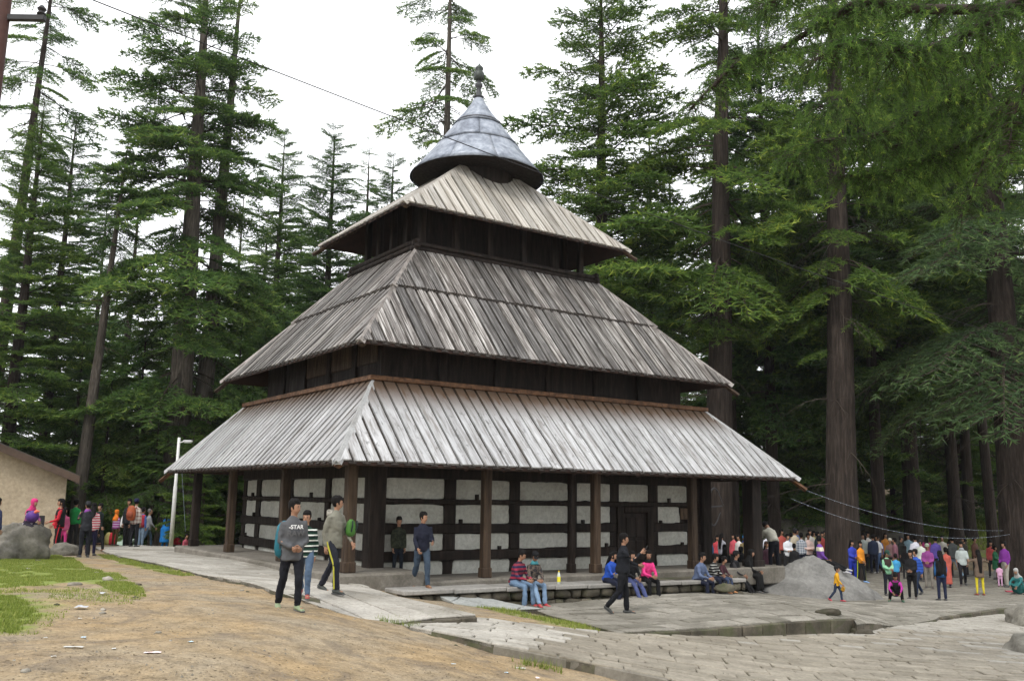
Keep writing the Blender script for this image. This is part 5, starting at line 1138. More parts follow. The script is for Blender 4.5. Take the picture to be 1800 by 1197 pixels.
def person(label, loc, H, yaw, pose='stand', top=(.2, .2, .2), bottom=(.05, .05, .07), hair='short', skin=0, near=False, headyaw=0, nod=0, shoe=(.05, .05, .05), sleeve=1.0, hem=.80, skirt=None, flare=1.0, hairmat=None, scarf=None, over=None, fat=1.0, group='people around the temple', stripe=None, capcol=None, female=False, **ov):
    p = dict(POSES[pose]); p.update(ov); s = H / 1.72; hs = min(1.45, max(1, (1.70 / H) ** .55)); lean = rad(p.get('lean', 0)); fem = .9 if female else 1.0
    t = thing('person', label, 'person', tuple(map(float, loc)), rad(yaw), group); t.scale = (s, s, s)
    zp = .93; u = Vector((0, -math.sin(lean), math.cos(lean))); P0 = Vector((0, 0, 0)); X = Vector((1, 0, 0)); Y = Vector((0, 1, 0))
    J = {}
    for sd, nm in ((1, 'L'), (-1, 'R')):
        a, sh, ab = map(rad, p['l' + nm]); hip = Vector((sd * .088, 0, -.02))
        kd = Vector((sd * math.sin(ab) * (1 if p.get('seat') or pose == 'squat' else .6), -math.sin(a), -math.cos(a))).normalized(); knee = hip + kd * .42
        ad = Vector((sd * math.sin(ab) * .25, -math.sin(sh), -math.cos(sh))).normalized(); ank = knee + ad * .415; J['hip' + nm], J['knee' + nm], J['ank' + nm] = hip, knee, ank
        J['pitch' + nm] = max(0, -sh - .12) if not pose in ('squat',) else 0
    low = min(J['ankL'].z - .02 * 0, J['ankR'].z) - .075
    base = Vector((0, 0, .10)) if p.get('seat') else Vector((0, 0, -low))
    for k in list(J):
        if not k.startswith('pitch'): J[k] = J[k] + base
    P0 = base
    sp = lambda d, y=0: P0 + u * d + Vector((0, y, 0))
    for sd, nm in ((1, 'L'), (-1, 'R')):
        a, ab, fs, iw = map(rad, p['a' + nm]); sh = sp(.412) + X * (sd * .165 * fem); J['sh' + nm] = sh
        d = Vector((sd * math.sin(ab), -math.sin(a) * math.cos(ab), -math.cos(a) * math.cos(ab))); el = sh + d * .285
        fd = Vector((-sd * math.sin(iw), -math.sin(fs) * math.cos(iw), -math.cos(fs) * math.cos(iw))); wr = el + fd * .245; J['el' + nm], J['wr' + nm], J['fd' + nm] = el, wr, fd
    hb = sp(.555, -.008); hy = rad(headyaw); HM = Matrix.Translation(hb) @ Matrix.Rotation(hy, 4, 'Z') @ Matrix.Rotation(lean * .35 + rad(nod), 4, 'X') @ Matrix.Scale(hs, 4)
    # ---- skin
    B = MB(); n_ = 12
    loft(B, [sp(-.06), sp(.0), sp(.12), sp(.30), sp(.42), sp(.475), sp(.52), hb + Vector((0, 0, .03))], [(.085, .11), (.09, .13), (.075, .11 * fem), (.085, .125 * fem), (.07, .12 * fem), (.05, .07), (.048, .052), (.05, .05)], Y, n_)
    hd = [(.0, .012, .045, .045), (.018, -.022, .052, .048), (.045, -.012, .075, .060), (.085, -.004, .090, .068), (.125, .002, .097, .073), (.165, .006, .094, .072), (.20, .008, .075, .058), (.222, .008, .04, .032)]
    hv = []; loft_h = MB(); m_ = len(hd); nn = 14
    for z, yo, ry, rx in hd: hv += [(rx * math.sin(2 * math.pi * k / nn), yo - ry * math.cos(2 * math.pi * k / nn), z) for k in range(nn)]
    hf = [(i * nn + k, i * nn + (k + 1) % nn, (i + 1) * nn + (k + 1) % nn, (i + 1) * nn + k) for i in range(m_ - 1) for k in range(nn)] + [tuple(reversed(range(nn))), tuple(range((m_ - 1) * nn, m_ * nn))]
    B.add([HM @ Vector(q) for q in hv], hf)
    def ell(mb, c, r, M4=HM, k=6):
        v = [M4 @ Vector((c[0] + r[0] * math.cos(a) * math.cos(b), c[1] + r[1] * math.sin(a) * math.cos(b), c[2] + r[2] * math.sin(b))) for b in np.linspace(-1.5, 1.5, 5) for a in np.linspace(0, 2 * math.pi, k + 1)[:-1]]
        mb.add(v, [(i * k + j, i * k + (j + 1) % k, (i + 1) * k + (j + 1) % k, (i + 1) * k + j) for i in range(4) for j in range(k)] + [tuple(reversed(range(k))), tuple(range(4 * k, 5 * k))])
    ell(B, (0, -.098, .088), (.017, .022, .026)); ell(B, (0, -.082, .045), (.026, .018, .018))
    for sd in (1, -1): ell(B, (sd * .073, .008, .092), (.012, .022, .032))
    fing = MB()
    for sd, nm in ((1, 'L'), (-1, 'R')):
        sh, el, wr, fd = J['sh' + nm], J['el' + nm], J['wr' + nm], J['fd' + nm]
        loft(B, [sh - X * sd * .05, sh + (el - sh) * .15, el, wr], [.034, .036, .036, .026], Y, 10)
        nrm = Vector((-sd, 0, 0)) if abs(fd.x) < .8 else Vector((0, 0, -1)); nrm = (nrm - fd * nrm.dot(fd)).normalized(); spd = fd.cross(nrm).normalized()
        fwd = spd if (spd.dot(Vector((0, -1, .35))) > 0) else -spd
        loft(B, [wr - fd * .02, wr + fd * .02, wr + fd * .06, wr + fd * .095], [(.02, .027), (.021, .033), (.02, .043), (.016, .040)], nrm, 10)
        for q, (of, ln) in enumerate(((.031, .072), (.0105, .082), (-.0105, .078), (-.031, .062))):
            b0 = wr + fd * .088 + fwd * of; c1 = b0 + (fd * .9 + nrm * .28).normalized() * ln * .42; c2 = c1 + (fd * .6 + nrm * .8).normalized() * ln * .34; c3 = c2 + (fd * .2 + nrm).normalized() * ln * .26
            loft(fing, [b0 - fd * .015, c1, c2, c3], [.0095, .009, .008, .0065], fwd, 6)
        tb = wr + fd * .028 + fwd * .028; t1 = tb + (fd * .75 + fwd * .75 + nrm * .25).normalized() * .036; t2 = t1 + (fd + fwd * .25 + nrm * .35).normalized() * .034
        loft(fing, [tb - fwd * .012, t1, t2], [.013, .011, .008], nrm, 6)
        loft(B, [J['hip' + nm] + Vector((0, 0, .02)), J['hip' + nm] + (J['knee' + nm] - J['hip' + nm]) * .5, J['knee' + nm], J['knee' + nm] + (J['ank' + nm] - J['knee' + nm]) * .35, J['ank' + nm]], [.062, .054, .042, .043, .033], X, 10)
        pt = J['pitch' + nm]; fdir = Vector((sd * .16, -math.cos(pt), -math.sin(pt))).normalized(); heel = J['ank' + nm] + Vector((0, .03, -.045))
        loft(B, [J['ank' + nm] + Vector((0, .01, .0)), heel + Vector((0, 0, .01)), heel + fdir * .1 + Vector((0, 0, .0)), heel + fdir * .2], [(.034, .034), (.032, .032), (.028, .036), (.018, .034)], Vector((0, 0, 1)), 8)
        J['heel' + nm], J['fdir' + nm] = heel, fdir
    JOBS.append((t, 'body', B, SKIN[skin], fing, near, .021 if near else .036))
    # ---- top
    tm = top if isinstance(top, bpy.types.Material) else cloth(top); bm_ = bottom if isinstance(bottom, bpy.types.Material) else cloth(bottom)
    C = MB(); h0 = -(.93 - hem) if not p.get('seat') and pose not in ('squat',) else -.04
    loft(C, [sp(h0), sp(.0), sp(.13), sp(.30), sp(.375), sp(.428), sp(.472), sp(.508)], [(.145 * fat, .18), (.14 * fat, .185), (.125 * fat, .165 * fem), (.135 * fat, .185 * fem), (.122, .170 * fem), (.105, .150 * fem), (.082, .098 * fem), (.062, .066)], Y, 14, rnd=(False, True))
    for sd, nm in ((1, 'L'), (-1, 'R')):
        sh, el, wr = J['sh' + nm], J['el' + nm], J['wr' + nm]
        if sleeve > .5: pts_ = [sh - X * sd * .07, sh, sh + (el - sh) * .4, el, el + (wr - el) * (sleeve * 2 - 1)]; rr_ = [.050, .058, .056, .050, .041]
        elif sleeve > 0: pts_ = [sh - X * sd * .07, sh, sh + (el - sh) * sleeve * 2 * .9]; rr_ = [.066, .064, .064]
        else: continue
        loft(C, pts_, rr_, Y, 10, rnd=(True, False))
    if skirt:      # long kurta, sari or coat: loose cloth from the waist down following the legs
        k = skirt; kn = (J['kneeL'] + J['kneeR']) / 2; an = (J['ankL'] + J['ankR']) / 2; hipc = P0
        if p.get('seat') or pose == 'squat': loft(C, [hipc, hipc + (kn - hipc) * .5, kn, kn + (an - kn) * (.9 if k < .4 else .3)], [(.15, .20), (.14, .21), (.12, .20), (.13, .19)], Y, 14)
        else:
            zb = base.z * 0 + k; q = [sp(.10), sp(-.02), Vector((kn.x, kn.y * .5, max(k, .50))), Vector((an.x, an.y * .6, k))] if k < .5 else [sp(.10), sp(-.02), Vector((kn.x * .5, kn.y * .4, k))]
            rr_ = [(.13, .165), (.155 * flare, .195 * flare), (.165 * flare, .205 * flare), (.18 * flare, .22 * flare)][:len(q)]; loft(C, q, rr_, Y, 16, rnd=(False, False))
    JOBS.append((t, 'kurta' if skirt else 'shirt', C, tm, None, near, .023 if near else .038))
    # ---- trousers
    D = MB(); loft(D, [sp(.07), sp(-.0), sp(-.07)], [(.118, .158), (.125, .17), (.115, .16)], Y, 14)
    for sd, nm in ((1, 'L'), (-1, 'R')):
        hp_, kn, an = J['hip' + nm], J['knee' + nm], J['ank' + nm]
        loft(D, [hp_ + Vector((0, 0, .03)), hp_ + (kn - hp_) * .3, kn, kn + (an - kn) * .45, an + (an - kn) * .06], [.098, .092, .068, .062, .058] if not p.get('tight') else [.09, .08, .056, .052, .04], X, 12, rnd=(True, False))
    JOBS.append((t, 'trousers', D, bm_, None, near, .021 if near else .036))
    # ---- shoes
    sm_ = shoe if isinstance(shoe, bpy.types.Material) else flat_mat('shoe_leather', shoe, .55, .2, 20, .4)
    for nm in 'LR':
        q = MB(); h_, d = J['heel' + nm], J['fdir' + nm]; o_ = Vector((0, 0, -.028)); b2 = h_ + o_
        loft(q, [b2 - d * .035 + Vector((0, 0, .030)), b2 + Vector((0, 0, .032)), b2 + d * .09 + Vector((0, 0, .024)), b2 + d * .17 + Vector((0, 0, .008)), b2 + d * .22 + Vector((0, 0, .002))], [(.034, .032), (.046, .040), (.042, .044), (.030, .046), (.020, .036)], Vector((0, 0, 1)), 10)
        q.build('shoe', [sm_], t, smooth=True)
        if near: q = MB(); loft(q, [b2 - d * .05 + Vector((0, 0, -.008)), b2 + d * .09 + Vector((0, 0, -.012)), b2 + d * .235 + Vector((0, 0, -.014))], [(.012, .036), (.012, .045), (.012, .036)], Vector((0, 0, 1)), 10); q.build('sole', [flat_mat('rubber_sole', (.10, .10, .10), .8, .2)], t)
    # ---- hair or head cover
    hm = hairmat or HAIRM
    def cap(infl, front, side, back, mt, name, zlo=.0):
        v = []
        for z, yo, ry, rx in hd:
            for k in range(nn):
                a = 2 * math.pi * k / nn; x, y = rx * math.sin(a), yo - ry * math.cos(a); cf = math.cos(a); lim = front if cf > .55 else (side if cf > -.35 else back)
                kf = infl if z >= lim else .86; jit = 1 + .035 * mnoise.noise((x * 40, y * 40, z * 40)) * (kf > 1)
                v.append(HM @ Vector((x * kf * jit, yo + (y - yo) * kf * jit, z + ((.022 + .012 * mnoise.noise((x * 30, y * 30, 5))) if kf > 1 and z > .15 else 0))))
        q = MB(); q.add(v, hf); q.build(name, [mt], t, smooth=True)
    if hair in ('short', 'long', 'bun', 'pony'): cap(1.10, .150, .085 if hair == 'short' else .03, .03, hm, 'hair')
    if hair == 'long' or hair == 'pony':
        q = MB(); L = p.get('hairlen', .30); w_ = 1.0 if hair == 'long' else .45
        loft(q, [HM @ Vector((0, .055, .13)), HM @ Vector((0, .085, .02)), sp(.43, .125), sp(.43 - L, .15)], [(.045, .075 * w_ + .01), (.045, .085 * w_), (.035, .095 * w_), (.018, .05 * w_)], Y, 10); q.build('long_hair', [hm], t, smooth=True)
    if hair == 'bun': q = MB(); ell(q, (0, .12, .10), (.045, .04, .045), HM, 8); q.build('hair_bun', [hm], t, smooth=True)
    if hair == 'bald': cap(1.03, .30, .06, .03, HAIRG, 'hair')
    if hair in ('cap', 'beanie', 'turban'):
        cap(1.10, .2, .06, .03, hm, 'hair'); mt = cloth(capcol or (.03, .03, .035)); cap(1.22 if hair == 'turban' else 1.16, .135, .125, .10, mt, 'cap' if hair == 'cap' else hair)
        if hair == 'cap': q = MB(); loft(q, [HM @ Vector((0, -.085, .145)), HM @ Vector((0, -.13, .140)), HM @ Vector((0, -.17, .128))], [(.008, .07), (.008, .068), (.006, .045)], Vector((0, 0, 1)), 10); q.build('cap_brim', [mt], t)
    if hair == 'scarf':
        mt = cloth(scarf or (.3, .05, .1)); cap(1.14, .165, .0, .0, mt, 'headscarf')
        q = MB(); loft(q, [HM @ Vector((0, .03, .03)), sp(.50, .02), sp(.42, .03), sp(.30, .06)], [(.075, .075), (.095, .105), (.13, .165), (.12, .16)], Y, 14); q.build('scarf_drape', [mt], t, smooth=True)
    elif scarf: q = MB(); loft(q, [sp(.555), sp(.50, -.01), sp(.46, -.02)], [(.068, .066), (.088, .095), (.085, .12)], Y, 12, rnd=(False, False)); q.build('scarf', [cloth(scarf)], t, smooth=True)
    if over:    # open jacket or shawl worn over the top
        q = MB(); loft(q, [sp(h0 + .05, .012), sp(.13, .012), sp(.30, .012), sp(.42, .01), sp(.475, .008)], [(.145, .20), (.14, .185), (.15, .20), (.127, .19), (.09, .135)], Y, 14, rnd=(False, False)); q.build('jacket', [cloth(over)], t, smooth=True)
    if stripe:
        for sd, nm in ((1, 'L'), (-1, 'R')):
            hp_, kn, an = J['hip' + nm], J['knee' + nm], J['ank' + nm]; q = MB(); o1 = X * sd
            loft(q, [hp_ + o1 * .100, hp_ + (kn - hp_) * .5 + o1 * .086, kn + o1 * .071, kn + (an - kn) * .5 + o1 * .064, an + o1 * .060], [(.006, .018)] * 5, X, 6); q.build('side_stripe', [cloth(stripe)], t)
    if near:
        for sd in (1, -1):
            q = MB(); ell(q, (sd * .030, -.086, .105), (.012, .008, .006), HM, 8); q.build('eye', [EYEM], t)
            q = MB(); ell(q, (sd * .031, -.090, .124), (.019, .006, .004), HM, 8); q.build('eyebrow', [HAIRM], t)
        q = MB(); ell(q, (0, -.096, .058), (.022, .007, .006), HM, 8); q.build('mouth', [LIPM], t)
    t['_j'] = 1; t.pop('_j')
    return t, J, sp, HM
def solveH(P, px, head):
    lo, hi = .4, 2.4
    for _ in range(40):
        H = (lo + hi) / 2
        if proj((P[0], P[1], P[2] + H))[1] > head: lo = H
        else: hi = H
    return H
def S(label, px, foot, head, yaw=0, pose='stand', Y=None, H=None, **k):
    P = at(px, foot, surf) if Y is None else aty(px, 885, Y)
    if Y is not None: P[2] = surf(P[0], P[1])
    if H is None:
        H = solveH(P, px, head); H = H / (1 if pose not in ('walk', 'walk2', 'phone', 'stroll') else .975)
    return person(label, P, H, yaw, pose, **k)
def seat_on_ledge(label, px, yaw, pose, H=1.66, v=-7.12, dz=0, **k):
    lo, hi = -8, 8
    for _ in range(40):
        u = (lo + hi) / 2; q = tw(u, v)
        if proj((q[0], q[1], -.35))[0] < px: lo = u
        else: hi = u
    q = tw(u, v); return person(label, (q[0], q[1], -.30 - .012 * (u + 6.3) + .01 + dz), H, yaw, pose, **k)
JEAN = (.075, .115, .18); NAVY = (.018, .022, .045); BLACK = (.012, .012, .014); DKG = (.035, .035, .038); WHITE = (.70, .70, .70); KHAKI = (.30, .27, .21)
def world_of(t, v): return t.matrix_basis @ Vector(v) if False else (Matrix.Translation(t.location) @ Matrix.Rotation(t.rotation_euler.z, 4, 'Z') @ Matrix.Scale(t.scale[0], 4)) @ Vector(v)
def backpack(label, t, c, size, col, col2, name='backpack', tilt=0.0):
    P = world_of(t, c); b = thing(name, label, 'bag', tuple(P), t.rotation_euler.z, 'bags carried by visitors'); b.scale = t.scale; b.rotation_euler = (tilt, 0, t.rotation_euler.z)
    mb = MB(); w_, d, h = size
    loft(mb, [(0, 0, -h / 2), (0, 0, -h * .3), (0, 0, h * .1), (0, 0, h * .38), (0, 0, h * .48)], [(d * .46, w_ * .46), (d * .54, w_ * .52), (d * .50, w_ * .50), (d * .42, w_ * .42), (d * .25, w_ * .28)], (0, 1, 0), 16); mb.build('pack', [cloth(col, None, .6)], b, smooth=True)
    mb = MB(); loft(mb, [(0, d * .42, -h * .36), (0, d * .50, -h * .12), (0, d * .42, h * .06)], [(d * .22, w_ * .36), (d * .26, w_ * .38), (d * .2, w_ * .3)], (0, 1, 0), 12); mb.build('pocket', [cloth(col2, None, .6)], b, smooth=True)
    for s in (-1, 1): mb = MB(); mb.tube([(s * w_ * .28, -d * .40, -h * .30), (s * w_ * .36, -d * .62, h * .12), (s * w_ * .28, -d * .55, h * .46)], [(.008, .022)] * 3, 6); mb.build('strap', [cloth(col2)], b)
    return b
# ---- the walkers in front
TEE = cloth((.105, .108, .115)); t1, J1, sp1, _ = S('young man in a grey printed long sleeved shirt walking past', 508, 1071, 880, 30, 'stroll', top=TEE, bottom=(.016, .017, .025), near=True, headyaw=38, shoe=(.22, .27, .16), hem=.76, fat=1.05)
backpack('turquoise hiking backpack on the back of the man in the grey shirt', t1, (-.04, .29, 1.08), (.32, .21, .52), (.02, .14, .19), (.09, .12, .14), tilt=.05)
def text_on(t, body, size, loc, mt, name):
    cu = bpy.data.curves.new(name, 'FONT'); cu.body = body; cu.size = size; cu.extrude = .002; cu.align_x = 'CENTER'; cu.align_y = 'CENTER'; cu.offset = .002
    o = bpy.data.objects.new(name, cu); COL.objects.link(o); dg = bpy.context.evaluated_depsgraph_get(); me = bpy.data.meshes.new_from_object(o.evaluated_get(dg)); bpy.data.objects.remove(o)
    me.materials.clear(); me.materials.append(mt); me.name = name
    for v in me.vertices: x, y = v.co.x, v.co.y; v.co = Vector((x, loc[1] + 1.35 * x * x - v.co.z, y)) 
    return link(name, me, t, loc=(loc[0], 0, loc[2]))
text_on(t1, '-STAR', .088, (.0, -.158, 1.27), flat_mat('white_print', (.75, .75, .75), .7, .05), 'print_lettering'); text_on(t1, 'RAW', .12, (.0, -.156, 1.17), flat_mat('dark_print', (.10, .10, .105), .7, .05), 'print_lettering')
S('boy in a green black and white striped cardigan behind the grey shirt man', 533, 1048, 899, 5, 'walk', top=cloth([(.015, .05, .035), (.012, .012, .014), (.62, .64, .60), (.02, .06, .04)], 'stripe', period=.105), bottom=JEAN, near=True, headyaw=-8, shoe=(.30, .06, .05))
t3, J3, _, _ = S('young man in an olive grey fleece with yellow striped track pants', 582, 1040, 872, 62, 'walk2', top=(.185, .18, .145), bottom=(.024, .026, .038), near=True, headyaw=45, shoe=(.035, .04, .035), hem=.80, stripe=(.42, .40, .05), fat=1.12)
q = MB(); loft(q, [(0, .05, 1.36), (0, .105, 1.40), (0, .11, 1.33)], [(.04, .09), (.05, .10), (.03, .085)], (0, 1, 0), 12); q.build('hood', [cloth((.36, .34, .29))], t3, smooth=True)
backpack('small lime green pack hanging beside the man in the olive fleece', t3, (.20, -.22, 1.13), (.20, .15, .25), (.06, .17, .03), (.03, .05, .05), name='backpack')
JP = tw(-5.45, -6.6); person('man in a navy jacket and jeans stepping down beside the temple corner', (JP[0], JP[1], -.295), 1.72, 18, 'walk', top=(.018, .021, .040), bottom=(.05, .075, .11), near=True, headyaw=42, shoe=(.16, .075, .035), hem=.84, fat=1.1, aL=(14, 10, 82, 10))
P = tw(-5.2, -4.98); person('boy in a camouflage shirt standing in shadow at the temple wall', (P[0], P[1], -.2), 1.42, 25, 'stand', top=cloth([(.02, .025, .015), (.05, .055, .035), (.012, .014, .011)], 'blotch'), bottom=(.015, .02, .03))
tk, Jk, _, _ = S('man in black walking across the plaza holding a phone to his face', 1095, 1078, 940, 82, 'phone', top=(.016, .018, .024), bottom=(.013, .014, .018), near=True, headyaw=4, shoe=(.03, .032, .03), hem=.86, fat=1.15, aR=(46, 6, 132, 8))
P = world_of(tk, Jk['wrR'] + Jk['fdR'] * .13 + Vector((0, -.02, .03))); mb = MB(); mb.box((0, 0, 0), (.07, .012, .14), bev=.005); tag(mb.build('phone', [flat_mat('black_glass', (.01, .01, .012), .15, .1)], None, loc=tuple(P), rot=(.5, .3, tk.rotation_euler.z)), 'black phone held up by the man walking in black', 'phone')
# ---- sitters on the ledge
seat_on_ledge('man in a red and navy striped jumper sitting on the ledge', 905, 52, 'sit', 1.70, top=cloth([(.26, .025, .05), (.03, .03, .085), (.20, .03, .05), (.05, .025, .05)], 'stripe', period=.20), bottom=(.13, .20, .30), near=True, headyaw=22, nod=14, shoe=(.34, .035, .035))
seat_on_ledge('woman in a black cap and patterned scarf sitting beside the striped jumper', 934, 28, 'sit', 1.62, v=-7.16, top=cloth([(.05, .045, .05), (.14, .11, .09), (.03, .03, .03)], 'blotch'), bottom=(.17, .25, .36), near=True, headyaw=-18, nod=18, hair='cap', capcol=(.014, .014, .016), scarf=(.06, .25, .29), shoe=(.36, .04, .05), female=True, lR=(78, 32, 4))
seat_on_ledge('woman with royal blue sleeves sitting with her hands at her face', 1068, 48, 'sit2', 1.60, top=(.02, .07, .36), bottom=NAVY, hair='long', near=True, headyaw=25, female=True, shoe=(.06, .02, .02), hairlen=.18)
seat_on_ledge('girl in black sitting half hidden behind the man in black', 1108, 30, 'sitout', 1.52, top=BLACK, bottom=(.06, .075, .18), hair='long', near=True, female=True, shoe=(.05, .05, .06))
seat_on_ledge('woman in a hot pink sweater with a black scarf sitting on the ledge', 1135, 24, 'sit', 1.60, top=(.62, .04, .19), bottom=BLACK, hair='long', near=True, headyaw=-20, scarf=BLACK, female=True, shoe=(.04, .04, .045), hairlen=.22)
seat_on_ledge('man in a slate blue hooded top sitting at the end of the ledge', 1226, 46, 'sit', 1.66, top=(.095, .125, .21), bottom=NAVY, near=True, headyaw=18, shoe=(.4, .4, .4), fat=1.1, dz=-.1)
seat_on_ledge('boy in a black patterned jumper between blue hooded man and child', 1250, 50, 'sit', 1.40, top=cloth([(.02, .02, .022), (.02, .02, .022), (.3, .3, .28)], 'stripe', period=.09), bottom=NAVY, headyaw=20, shoe=(.04, .04, .04), dz=-.02)
seat_on_ledge('small child with a red sleeve squeezed at the ledge end', 1266, 50, 'sit', 1.22, top=(.07, .025, .035), bottom=(.05, .07, .13), headyaw=15, shoe=(.45, .20, .08), dz=-.02)
def sit_at(label, px, Y, z, yaw, pose, H, **k): P = aty(px, 1000, Y); return person(label, (P[0], P[1], z), H, yaw, pose, **k)
sit_at('woman in a black vest with grey sleeves sitting in the shade', 1290, 28.0, -.55, 55, 'sitout', 1.62, top=(.05, .048, .052), bottom=BLACK, hair='cap', capcol=(.02, .018, .02), headyaw=20, female=True, over=BLACK)
sit_at('figure in a black cloak sitting in the shade by the dark post', 1312, 28.4, -.5, 62, 'sit', 1.62, top=(.012, .012, .012), bottom=BLACK, hair='scarf', scarf=(.012, .012, .012), female=True, skirt=.2)
S('woman in a long black coat standing in the veranda shade', 1272, None, 945, 165, Y=30.2, H=1.60, top=(.012, .012, .014), bottom=BLACK, hair='long', female=True, skirt=.35)
S('woman draped in black with her back to the ledge', 1300, None, 952, 190, Y=30.8, H=1.56, top=(.010, .010, .012), bottom=BLACK, hair='scarf', scarf=(.01, .01, .012), female=True, skirt=.2)
# ---- plaza, nearer part
t, *_ = S('small child in a yellow jacket and jeans running on the plaza', 1472, 1056, 997, 60, 'walk', top=(.60, .31, .02), bottom=(.03, .045, .085), hair='cap', capcol=(.02, .02, .022), shoe=(.42, .04, .06), near=True, headyaw=10)
backpack('small mustard bag held by the child in yellow', t, (.12, -.28, .62), (.26, .16, .22), (.42, .20, .02), (.35, .3, .03), name='bag')
MP = aty(1362, 1008, 30.4); person('stout man in a cream polo shirt bending away from the camera', tuple(MP), 1.82, 196, 'bend', top=(.46, .44, .37), bottom=(.016, .017, .026), sleeve=.5, fat=1.35, hem=.92, shoe=(.6, .6, .6), lean=34, nod=55)
P = aty(1444, 988, 29.9); person('youth in a purple and white top lounging on top of the smooth rock', (P[0], P[1], P[2]), 1.60, 68, 'recline', top=cloth([(.13, .05, .26), (.13, .05, .26), (.13, .05, .26), (.62, .58, .45)], 'stripe', period=.52), bottom=BLACK, headyaw=100, nod=18, shoe=(.35, .35, .36))
S('young woman in a black hooded jacket texting by the squatting girl', 1605, 1052, 967, -35, 'front', top=(.016, .016, .018), bottom=BLACK, hair='pony', hairlen=.1, female=True, fat=1.1, headyaw=-15)
S('squatting girl in black with magenta sleeves', 1575, 1056, 1019, -20, 'squat', H=1.55, top=(.32, .03, .22), bottom=(.02, .02, .026), hair='long', hairlen=.1, over=(.02, .018, .022), nod=25, shoe=(.03, .1, .06), female=True)
S('person in a mint green top and brown cardigan looking at a phone', 1562, 1046, 967, 10, 'front', top=(.22, .46, .29), bottom=(.02, .022, .035), hair='cap', capcol=(.03, .08, .06), over=(.06, .04, .035), nod=18)
S('girl in a sky blue top and maroon shorts behind the cardigan', 1577, 1033, 974, 175, 'stand', top=(.05, .27, .50), bottom=(.075, .025, .04), sleeve=.5)
S('boy in a blue striped jumper walking away from the black jacket', 1614, 1046, 965, -60, 'walk', top=cloth([(.03, .09, .40), (.02, .055, .25)], 'stripe', period=.11), bottom=(.02, .035, .075), headyaw=-20)
S('person in a long black vest with blue sleeves seen from behind', 1657, 1055, 968, 178, 'stand', top=(.022, .10, .27), bottom=(.018, .024, .06), hair='long', hairlen=.12, over=BLACK, female=True, fat=1.12)
S('woman in an orange and purple sari behind the black vest', 1666, 1032, 962, 170, 'stand', top=(.42, .095, .07), bottom=(.10, .03, .14), hair='bun', skirt=.14, female=True)
S('girl with very long hair in yellow leggings holding her head', 1724, 1046, 966, 176, 'headhands', top=(.16, .115, .085), bottom=(.56, .47, .03), hair='long', hairlen=.50, hem=.66, tight=1, shoe=(.22, .06, .04), female=True)
S('bearded man in a pale shirt with a checked scarf walking', 1694, 1029, 952, -20, 'walk2', top=(.42, .47, .46), bottom=(.02, .018, .024), sleeve=.6, scarf=(.30, .31, .33), headyaw=-25)
S('man in a bright purple shirt and grey trousers facing left', 1770, 1031, 951, -75, 'stand2', top=(.21, .04, .29), bottom=(.34, .32, .28), fat=1.12, hem=.95)
S('small child in pink and white standing by the grey trousers', 1759, 1031, 991, 165, 'stand', top=cloth([(.60, .34, .50), (.66, .56, .62)], 'blotch'), bottom=(.58, .34, .50), sleeve=.5, shoe=(.10, .05, .04), skin=2)
S('woman in a green sari standing before the man in purple', 1752, 1018, 959, 40, 'fold', top=(.03, .155, .075), bottom=(.25, .25, .25), hair='bun', skirt=.5, female=True)
S('squatting woman under a black and white shawl at the right edge', 1795, 1044, 998, -50, 'squat', H=1.62, top=(.03, .16, .16), bottom=(.02, .12, .11), hair='scarf', scarf=(.34, .34, .33), skirt=.2, female=True)
S('girl in a royal blue tracksuit with folded hands', 1500, 1021, 949, 15, 'front', top=(.035, .055, .40), bottom=(.02, .04, .34), hair='long', hairlen=.08, female=True, fat=1.05)
S('girl in an orange jacket and black pants with lime stripe', 1515, 1023, 951, 25, 'stand2', top=(.62, .23, .02), bottom=(.018, .02, .022), hair='long', hairlen=.15, stripe=(.45, .60, .04), female=True, shoe=(.2, .35, .6), headyaw=-30)
S('man in a white tee shirt and jeans walking with a child on his arm', 1546, 1006, 940, -70, 'walk', top=(.66, .66, .68), bottom=(.09, .15, .28), sleeve=.5, shoe=(.55, .55, .55), skin=2)
S('person in an orange red shirt with hands behind the back', 1523, 1002, 942, 185, 'back', top=(.42, .045, .018), bottom=(.05, .055, .055), female=True, fat=1.15)
S('person in a grey cap and violet jacket by the violet hoodie', 1634, 1034, 955, -30, 'front', top=(.22, .05, .20), bottom=(.20, .18, .155), hair='cap', capcol=(.25, .28, .22))
S('man in a grey pullover and faded jeans walking away', 1679, 1016, 942, 190, 'walk', top=(.085, .095, .095), bottom=(.20, .30, .40), fat=1.15)
